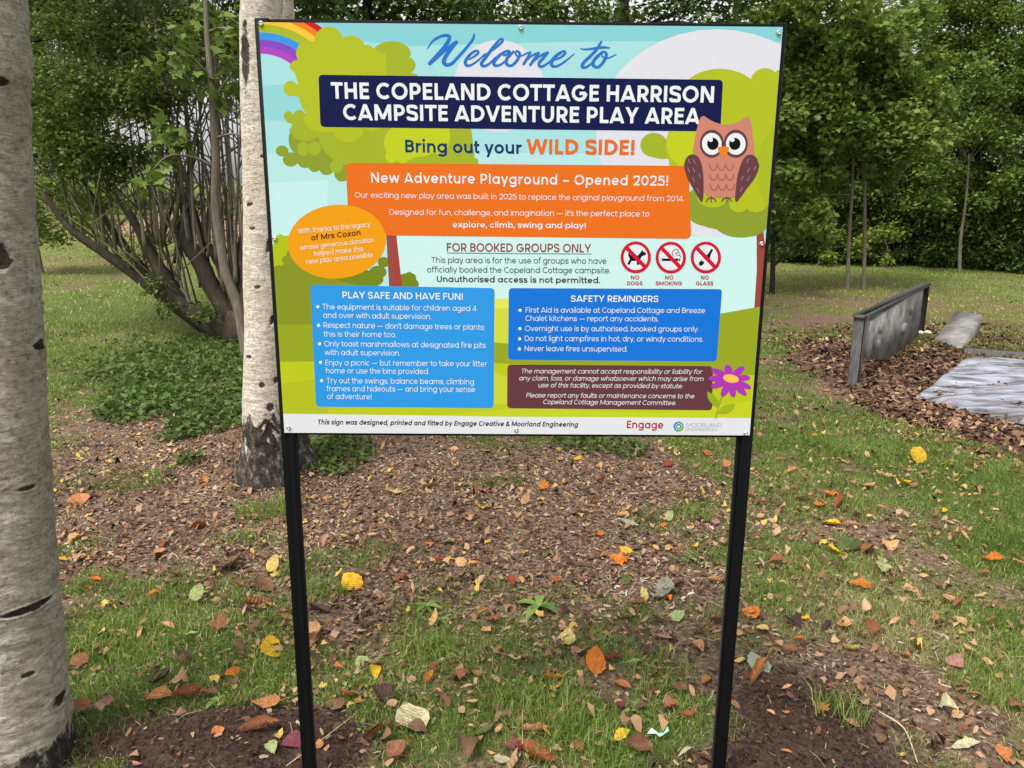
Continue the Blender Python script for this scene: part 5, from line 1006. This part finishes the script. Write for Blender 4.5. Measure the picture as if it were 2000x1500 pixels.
    Zz = height(X, Y)+lift-.02+.07*(wr-.5)*np.clip(e_*8, 0, 1); i = np.arange(n_v-1)[:, None]*n_u; j = np.arange(n_u-1)[None]; Q = np.stack([i+j, i+j+1, i+n_u+j+1, i+n_u+j], -1).reshape(-1, 4)
    m, nt, b = new_mat("pale_worn_sheet"); n1 = noise_tex(nt, 2.3, 6, mapping(nt, (1.1, 4.2, 1)), .62, .5); n2 = noise_tex(nt, 1.3, 3, mapping(nt)); c = ramp(nt, n1, [(.34, (.05, .042, .04)), (.44, (.14, .135, .155)), (.55, (.28, .285, .34)), (.70, (.44, .46, .55))])
    at_ = attr(nt, "worn"); c = mix(nt, at_.outputs["Fac"], c, ramp(nt, n1, [(.3, (.03, .022, .018)), (.6, (.13, .105, .10))])); nt.links.new(c, b.inputs["Base Color"]); b.inputs["Roughness"].default_value = .55; bump(nt, b, n1, .5, .02)
    worn = np.clip(1.1-e_*6+1.6*(fbm(X*2, Y*5, 9, 4)-.5), 0, 1)
    tag(obj("ground_sheet", npmesh("ground_sheet", np.stack([X, Y, Zz], -1).reshape(-1, 3), Q, m, True, attrs=dict(worn=worn.ravel()))), "pale bluish-grey wrinkled sheet spread on the ground among bark chips", "ground sheet")
    # two whitish stones and rounded cobbles
    st = simple_mat("pale_stone", (.62, .60, .55), .8, 0, .3, (14, .25), .3); sb = simple_mat("brown_stone", (.20, .135, .11), .85, 0, .3, (20, .35), .5, .01)
    for px, py, r, m, lab in ((1811, 652, .05, st, "small round white stone at the far foot of the play panel"), (1797, 652, .045, st, "dull off-white stone left of the round white one by the play panel")):
        g = np.array(G(px, py)); a, b_ = np.meshgrid(np.linspace(0, 2*np.pi, 20, endpoint=False), np.linspace(.04, np.pi-.04, 11)); d = np.stack([np.sin(b_)*np.cos(a), np.sin(b_)*np.sin(a), np.cos(b_)*.62], -1); k = 1+.45*(fbm(d[..., 0]*2+px, d[..., 1]*2+d[..., 2], 5, 3)-.5); d = d*k[..., None]*r
        i = np.arange(10)[:, None]*20; j = np.arange(20)[None]; kk = (j+1) % 20; Q = np.stack([i+j, i+20+j, i+20+kk, i+kk], -1).reshape(-1, 4); tag(obj("stone", npmesh("stone", d.reshape(-1, 3), Q, m, True), None, tuple(g+Zv*r*.3)), lab, "stone")
    # scrap of green and white wrapper
    g = np.array(G(1285, 1446)); mb = MB(); V = np.array([(-.035, 0, .004), (-.02, .012, .016), (-.012, -.012, .014), (.0, .0, .007), (.002, -.016, .005), (.018, .004, .005), (.032, -.004, .018), (.03, .012, .022)])+g+Zv*.02
    mb.add(V, np.array([[0, 2, 1], [1, 2, 3], [2, 4, 3], [3, 4, 5], [5, 6, 7], [4, 6, 5]])); m, nt, b = new_mat("wrapper_foil"); n1 = noise_tex(nt, 26, 1, mapping(nt)); nt.links.new(ramp(nt, n1, [(.4, (.75, .78, .76)), (.5, (.28, .62, .45))]), b.inputs["Base Color"]); b.inputs["Roughness"].default_value = .3
    tag(mb.build("wrapper_scrap", m), "tiny crumpled scrap of green and white wrapper in the grass near the right leg", "litter")
    # twigs
    tw = simple_mat("dry_twig", (.20, .145, .10), .85, 0, .2, (40, .4)); tp = simple_mat("pale_straw", (.45, .36, .22), .7, 0, .2, (40, .3))
    for p, r, m, lab in (([(1100, 1255), (1135, 1238), (1172, 1212)], .0035, tw, "thin curved bare twig in the grass right of the dock weed"), ([(1240, 1075), (1262, 1068), (1285, 1062)], .003, tw, "short straight twig on the wood chips by the right leg"), ([(1605, 1150), (1617, 1190), (1618, 1240)], .002, tw, "upright brown stalk standing in the lawn right of the sign"), ([(1715, 1405), (1760, 1430), (1778, 1465), (1790, 1500)], .003, tp, "long pale bent straw on worn ground at the bottom right"), ([(845, 1020), (858, 1035), (875, 1050)], .0025, tw, "thin dry stick on wood chips behind the sign, centre left"), ([(1255, 1308), (1285, 1318), (1310, 1318)], .004, tw, "dark knobbly twig in the grass left of the right leg"), ([(560, 1510), (640, 1452), (700, 1400)], .0015, tp, "fine pale grass stalk arching beside the left leg"), ([(1020, 1470), (1021, 1400), (1026, 1335)], .0013, tp, "single upright straw stalk in the grass at the bottom centre"), ([(330, 995), (370, 985), (420, 998)], .004, tw, "crooked twig on brown litter left of the birch")):
        q = spline([np.array(G(*c))+Zv*(.018+.012*rng.random()) for c in p], 9); mb = MB(); mb.tube(q, np.linspace(r, r*.5, 9), 6, .2); tag(mb.build("twig", m), lab, "twig")
build_right()

# ------------------------------------------------------------------ fallen leaves
def leaf_mesh(kind, seed):
    r = np.random.default_rng(seed); V = []; Fq = []; Ft = []
    if kind in ('oval', 'broad', 'slender', 'folded', 'rolled', 'crumpled'):
        n = 11; wd = dict(oval=.31, broad=.42, slender=.16, folded=.36, rolled=.30, crumpled=.40)[kind]; fold = dict(oval=.25, broad=.18, slender=.6, folded=1.3, rolled=2.6, crumpled=.7)[kind]; curl = r.uniform(-.7, 1.3) if kind != 'rolled' else .25
        for i in range(n):
            t = i/(n-1); w = wd*(math.sin(math.pi*min(1, t**.82*.985+.012))**.85)*(1+.10*(i % 2)-.05); bx = .10*math.sin(t*2.5+seed)*(1 if kind != 'oval' else .5)
            for k in (-1, -.5, 0, .5, 1):
                a = abs(k)*fold*.9; x = math.sin(a)/max(a, 1e-6)*k*w if a else k*w; z = w*abs(k)*(1-math.cos(a))/max(a, 1e-6)*1.3 if a else 0; tw = .25*math.sin(t*3+seed)*k*w
                cr = (r.normal()*.05 if kind == 'crumpled' else r.normal()*.010); V.append((x+bx, t-.5, z+curl*(t-.5)**2*1.1+tw+cr+.02*math.sin(k*3+t*16)))
        for i in range(n-1):
            for k in range(4): b = i*5+k; Fq.append((b, b+1, b+6, b+5))
        c0 = V[2]; s = len(V); L = r.uniform(.14, .30)
        for f, w in ((0, .014), (1, .009)): V += [(c0[0]-w+f*.05, c0[1]-f*L, c0[2]+f*L*.3), (c0[0]+f*.05, c0[1]-f*L, c0[2]+.02+f*L*.3), (c0[0]+w+f*.05, c0[1]-f*L, c0[2]+f*L*.3)]
        Fq += [(s, s+1, s+4, s+3), (s+1, s+2, s+5, s+4)]
    else:                                       # maple / oak outlines as a fan with a middle ring
        if kind == 'maple': O = [(0, -.42), (.10, -.30), (.34, -.40), (.28, -.24), (.50, -.12), (.36, -.02), (.52, .24), (.26, .18), (.16, .20), (.20, .36), (.10, .34), (0, .55)]
        else: O = [(0, -.5), (.06, -.36), (.18, -.30), (.10, -.20), (.26, -.10), (.15, -.02), (.32, .14), (.18, .18), (.28, .36), (.12, .36), (.08, .46), (0, .5)]
        O = O+[(-x, y) for x, y in O[-2:0:-1]]; n = len(O); sd = r.uniform(0, 6); cv = r.uniform(-.6, .9); z = lambda x, y: cv*(x*x*1.3+y*y*.5)+.09*math.sin(5*x+sd)*math.cos(4*y+sd)+abs(x)*.22
        V = [(0, 0, 0)]+[(x*.5, y*.5, z(x*.5, y*.5)+r.normal()*.012) for x, y in O]+[(x, y, z(x, y)+r.normal()*.03) for x, y in O]
        for i in range(n): k = (i+1) % n; Ft.append((0, 1+i, 1+k)); Fq.append((1+i, 1+n+i, 1+n+k, 1+k))
        s = len(V); y0 = O[0][1]; V += [(-.012, y0, V[1+n][2]), (.012, y0, V[1+n][2]), (.05, y0-.35, .1), (.03, y0-.35, .1)]; Fq.append((s, s+1, s+2, s+3))
    V = np.array(V); V[:, 2] -= np.percentile(V[:, 2], 8)
    return npmesh("fallen_leaf", V, [np.array(f) for f in (Fq, Ft) if len(f)], M_LEAF, True)
M_LEAF, nt, b = new_mat("autumn_leaf"); oi = N(nt, "ShaderNodeObjectInfo"); pos = mapping(nt); sx = N(nt, "ShaderNodeSeparateXYZ"); nt.links.new(pos, sx.inputs[0])
ab = N(nt, "ShaderNodeMath", operation='ABSOLUTE'); nt.links.new(sx.outputs[0], ab.inputs[0])
n1 = noise_tex(nt, 5, 5, pos, .65); n2 = noise_tex(nt, 16, 4, pos, .6); dk = mix(nt, 1, oi.outputs["Color"], (.42, .30, .24), 'MULTIPLY')
c = mix(nt, ramp(nt, n1, [(.48, (0, 0, 0)), (.72, (.8, .8, .8))]), oi.outputs["Color"], dk); c = mix(nt, ramp(nt, n2, [(.62, (0, 0, 0)), (.68, (.75, .75, .75))]), c, (.05, .03, .02))
vn = N(nt, "ShaderNodeMath", operation='MULTIPLY_ADD'); nt.links.new(ab.outputs[0], vn.inputs[0]); vn.inputs[1].default_value = -.8; nt.links.new(sx.outputs[1], vn.inputs[2])
wv = N(nt, "ShaderNodeMath", operation='SINE'); ml = N(nt, "ShaderNodeMath", operation='MULTIPLY'); nt.links.new(vn.outputs[0], ml.inputs[0]); ml.inputs[1].default_value = 62; nt.links.new(ml.outputs[0], wv.inputs[0])
c = mix(nt, ramp(nt, wv.outputs[0], [(.82, (0, 0, 0)), (.98, (.26, .26, .26))]), c, mix(nt, 1, oi.outputs["Color"], (.6, .48, .36), 'MULTIPLY')); c = mix(nt, ramp(nt, ab.outputs[0], [(.006, (.7, .7, .7)), (.016, (0, 0, 0))]), c, mix(nt, 1, oi.outputs["Color"], (.55, .42, .3), 'MULTIPLY'))
nt.links.new(c, b.inputs["Base Color"]); b.inputs["Roughness"].default_value = .55; b.inputs["Specular IOR Level"].default_value = .3; bump(nt, b, wv.outputs[0], .35, .01)
tr = N(nt, "ShaderNodeBsdfTranslucent"); nt.links.new(c, tr.inputs[0]); mx = N(nt, "ShaderNodeMixShader"); mx.inputs[0].default_value = .18
nt.links.new(b.outputs[0], mx.inputs[1]); nt.links.new(tr.outputs[0], mx.inputs[2]); nt.links.new(mx.outputs[0], nt.nodes["Material Output"].inputs[0])
COLR = dict(Y=("bright yellow", (236, 190, 44)), y=("pale yellow", (226, 206, 122)), o=("bright orange", (222, 126, 46)), O=("orange-tan", (198, 134, 84)), t=("tan", (214, 168, 120)), r=("rust-brown", (150, 98, 68)), R=("orange-red", (168, 84, 54)), c=("crimson", (190, 56, 64)), b=("brown", (128, 94, 72)), d=("dark brown", (80, 58, 50)), p=("mauve-pink", (192, 138, 128)), g=("pale green", (168, 184, 124)), G=("olive-green", (92, 106, 58)), w=("beige", (206, 196, 166)), m=("dark crimson", (138, 68, 80)), k=("purple-brown", (84, 58, 60)), s=("grey-green", (160, 168, 144)))
KIND = dict(v="oval", b="broad", s="slender", f="folded", l="rolled", c="crumpled", m="maple", k="oak")
KW = dict(v="oval", b="broad", s="slender", f="half-folded", l="rolled-up", c="crumpled", m="lobed", k="deeply notched")
LV = """160,979,44,O,b 330,931,30,b,m 145,1060,32,t,c 121,1098,18,Y,v 190,1143,22,o,c 172,1160,18,o,f 328,1066,40,R,s 313,1083,28,t,f 387,1034,40,R,f 342,1127,36,r,s 300,1173,25,o,f 440,1112,60,b,c 546,1097,32,Y,b 533,1116,34,y,v^ 386,1176,34,g,b^ 520,1150,54,b,c 480,1200,24,d,v 497,1193,54,r,l 555,1215,36,O,v 535,1280,52,Y,b 428,1236,40,r,m 330,1235,30,t,f 366,1256,38,g,s 455,1328,30,o,v 318,1340,54,d,f 313,1376,50,O,f 372,1371,56,r,l 520,1383,54,O,v 505,1428,68,r,l 572,1453,48,m,b 537,1463,34,g,c 200,1390,46,p,v 165,1392,42,r,c 160,1300,36,r,b 400,942,26,O,f 355,1295,40,d,s 470,1290,22,b,c 615,1240,50,t,c
610,973,26,t,m 637,1068,24,p,s^ 690,1150,46,Y,b^ 724,1050,22,t,s 708,974,14,g,v 773,968,28,t,s 948,884,22,p,v 935,911,17,p,f 946,963,26,c,v 945,995,28,Y,m 1001,977,19,w,m 1025,984,25,t,b^ 870,1063,25,s,v 838,1067,17,o,v 915,1062,16,R,f 853,1097,26,c,m 902,1103,30,t,b 925,1103,15,Y,v 868,1106,22,t,f 778,1135,44,r,m 845,1224,30,t,s^ 965,1222,36,r,m 942,1206,30,t,l 1000,1145,24,R,f^ 920,1164,22,r,v 860,1150,18,b,c 625,1196,46,d,f 886,880,20,t,v 790,880,16,r,f 835,955,18,r,l 900,992,30,r,s 670,1050,16,t,c 1003,1175,24,b,f 745,1180,26,r,v 615,1262,40,r,f
1128,898,20,Y,v 1380,891,22,o,v 1305,913,28,R,f 1417,917,17,O,b^ 1360,918,20,p,s 1420,938,27,p,s 1170,940,19,r,c 1062,957,25,o,m^ 1130,1004,36,p,v 1210,1010,22,t,c 1307,1020,22,g,b^ 1295,1033,15,o,v 1226,1028,36,s,s 1170,1046,17,o,v 1252,1063,18,g,v 1208,1097,46,o,m 1222,1080,28,Y,v 1354,1077,19,Y,m 1317,1085,22,R,s 1397,1025,30,p,k 1423,1005,15,Y,v 1220,1142,24,G,b^ 1322,1143,40,b,f 1290,1160,70,s,c 1395,1138,38,t,l 1246,1182,28,r,b 1257,1173,26,y,v^ 1320,1212,36,g,v 1395,1218,42,b,f 1306,1175,15,o,f 1160,985,26,r,l 1335,975,18,r,v 1095,900,16,t,v 1045,890,20,r,s 1275,985,16,t,c 1440,1245,20,t,v 1085,1135,26,r,c
1103,1257,54,y,v 1163,1312,54,o,b^ 1082,1340,42,o,f 1128,1285,34,p,b 1295,1250,34,p,v 1287,1218,28,k,v 1268,1278,36,k,b 1193,1298,36,r,l 1238,1302,26,g,s 1303,1300,20,t,b 1360,1270,42,t,f 1380,1335,36,O,f 1215,1345,36,O,v 1045,1322,54,G,b 1330,1355,38,b,c 1210,1390,28,m,v 1250,1395,32,b,c 1310,1396,36,r,c 1343,1411,32,R,s 1215,1452,34,Y,v 1243,1476,54,b,f 1337,1480,40,w,s 1052,1484,96,R,f 1045,1435,48,t,l 1150,1290,14,R,v 1095,1400,16,t,c 1380,1488,34,b,l
708,1311,36,g,b 737,1308,42,t,b 739,1328,36,Y,f 683,1372,58,O,f 655,1386,44,b,v 705,1383,24,O,v 745,1375,56,d,f 728,1440,50,r,l 805,1425,74,w,b 815,1438,38,b,v 838,1337,34,o,s 903,1330,30,r,v 922,1385,22,t,v 945,1440,40,G,v 973,1436,26,t,f 770,1482,52,r,c 925,1475,62,b,f 895,1270,20,r,m 700,1255,24,t,l 980,1490,30,w,v 880,1305,18,r,s 660,1315,20,o,s 1000,1470,36,m,v
1794,907,36,Y,b^ 1846,916,21,Y,v 1897,914,27,o,s 1986,930,32,Y,s 1771,951,32,Y,s 1624,970,34,o,v 1571,981,36,R,v 1597,993,24,o,b 1637,990,48,R,s 1692,955,34,t,v 1541,929,30,O,s 1622,1027,36,Y,f 1634,1088,40,Y,v 1652,1076,56,G,b 1723,1114,50,g,k 1697,1083,40,r,c 1731,1073,38,t,c 1683,1155,40,o,v 1486,1175,22,w,v 1465,1205,34,o,b 1488,1233,32,y,b 1518,1110,36,r,f 1853,1025,23,t,v 1883,1058,25,t,f 1835,975,18,O,c 1905,890,26,t,m 1937,1105,34,o,c 1985,1108,26,O,c 1655,930,22,p,l 1590,858,12,Y,s 1520,905,14,o,v 1665,1030,30,p,l 1485,1015,16,t,v 1672,1010,22,k,v 1625,1065,28,p,v 1845,1005,14,Y,v 1720,1000,22,O,s 1875,1120,22,r,s 1850,1180,28,t,v 1780,1165,20,t,v
1480,1302,56,s,b 1478,1322,70,O,l 1645,1228,34,t,b 1658,1272,42,y,f 1560,1254,24,o,f 1549,1224,40,k,f 1610,1231,32,k,s 1572,1216,18,Y,c 1703,1238,34,r,c 1890,1280,28,y,v 1862,1306,38,p,b 1903,1365,32,t,b 1848,1390,44,w,c 1975,1385,38,r,c 1870,1190,32,r,f 1872,1228,30,t,f 1505,1395,16,t,v 1605,1387,28,O,m 1885,1462,50,w,s 1960,1482,40,O,c 1520,1265,20,t,c 1545,1275,28,r,v 1535,1396,14,O,v 1720,1420,30,b,f 1800,1185,30,t,s 1930,1222,30,t,l 1480,1455,12,R,s 1745,1225,24,t,s"""
WORDS = "the nearest second third fourth fifth sixth seventh eighth ninth tenth eleventh twelfth".split()
def zone(px, py):
    if px < 600:
        if py < 1080: return "on brown litter left of the sign", "the twin birch", (520, 930)
        if py < 1270: return "in patchy grass left of the sign", "the left leg", (590, 1250)
        return "by the bare soil at bottom left", "the left leg", (600, 1480)
    if px < 1445:
        side = ("left half", "the left leg", 560) if px < 1010 else ("right half", "the right leg", 1450)
        if py < 1080: return "on chips behind the sign, "+side[0], side[1], (side[2], 960)
        if py < 1260: return "at the chips' front edge, "+side[0], side[1], (side[2], 1170)
        return "in the front grass, "+side[0], side[1], (side[2], 1400)
    if py < 1060: return ("on the lawn right of the sign", "the right leg", (1450, 950)) if px < 1740 else ("on the far right lawn", "the sheet", (1850, 800))
    if py < 1260: return ("in grass beyond the right leg", "the right leg", (1430, 1150)) if px < 1740 else ("on worn turf at the right edge", "the sign", (1440, 1150))
    return ("by bare soil beyond the right leg", "the leg", (1410, 1400)) if px < 1740 else ("in the bottom right corner turf", "the bare soil", (1560, 1400))
def build_leaves():
    lib = {k: [leaf_mesh(n, s) for s in range(4)] for k, n in KIND.items()}; items = []
    for e in LV.split():
        f = e.split(','); items.append((float(f[0]), float(f[1]), float(f[2]), f[3], f[4][0], '^' in f[4], True))
    taken = [(i[0], i[1]) for i in items]; spots = [G(i[0], i[1]) for i in items]; tries = 0
    while len(items) < 296 and tries < 20000:
        tries += 1; px = rng.uniform(100, 2000); py = 860+640*rng.random()**.9; x, y, z = G(px, py)
        if any(abs(px-a)+abs(py-b) < 30 for a, b in taken): continue
        sz = rng.uniform(12, 22)*(.6+.4*(py-860)/640*2); taken.append((px, py)); items.append((px, py, sz, rng.choice(list("rrbbtOOpd")), rng.choice(list("vfcclsb")), False, False))
    groups = {}
    for it in items:
        if it[6]: groups.setdefault((it[3], it[4], zone(it[0], it[1])[0]), []).append(it)
    lab = {}
    for (c, k, zn), L in groups.items():
        base = f"{COLR[c][0]} {KW[k]} fallen leaf {zn}"; zz = zone(L[0][0], L[0][1])
        L.sort(key=lambda i: (i[0]-zz[2][0])**2+(i[1]-zz[2][1])**2)
        for n, it in enumerate(L):
            up = " standing on edge" if it[5] else ""
            lab[it[:2]] = base if len(L) == 1 else f"{COLR[c][0]} {KW[k]} leaf {zn}, {WORDS[n+1]} from {zz[1]}" if n else f"{COLR[c][0]} {KW[k]} leaf {zn}, nearest {zz[1]}"
    for it in items:
        px, py, wpx, c, k, up, main = it; x, y, z = G(px, py); d = depth((x, y, z)); g = min(1, float(grass_cover(x, y)))
        L = wpx*d/F_PX*(1.0 if k in 'slv' else .92)*1.08; me = lib[k][int(rng.integers(4))]; o = obj("fallen_leaf", me)
        L *= {'s': 1.1, 'l': 1.1}.get(k, 1)
        o.scale = (L*rng.uniform(.9, 1.1), L, L*rng.uniform(.7, 1.1)); az = rng.uniform(0, 6.283)
        if k in 'sl' or (k == 'v' and main): az = math.radians(90+rng.uniform(-45, 45)*(1 if rng.random() < .8 else 2))*(1 if rng.random() < .5 else -1)
        tx, ty = rng.normal()*.22, rng.normal()*.22
        Rz = Matrix.Rotation(az, 3, 'Z'); Rt = Matrix.Rotation(ty, 3, 'Y') @ Matrix.Rotation(tx, 3, 'X')
        if up: Rz = Matrix.Rotation(rng.normal()*.35, 3, 'Z'); Rt = Matrix.Rotation(math.radians(rng.uniform(42, 58)), 3, 'X') @ Matrix.Rotation(rng.normal()*.2, 3, 'Y')
        o.rotation_euler = (Rt @ Rz).to_euler(); o.location = (x, y, z+.010+.020*g+(L*.30 if up else 0))
        v = rng.uniform(.72, .98); col = [min(.9, q*v*rng.uniform(.92, 1.08)) for q in lin(COLR[c][1])]; o.color = (*col, 1)
        if main: tag(o, lab[it[:2]], "leaf", "fallen autumn leaves")
        else: tag(o, f"small {COLR[c][0]} {KW[k]} dead leaf {zone(px, py)[0]}", "leaf", f"small {COLR[c][0]} {KW[k]} leaves {zone(px, py)[0]}")
build_leaves()
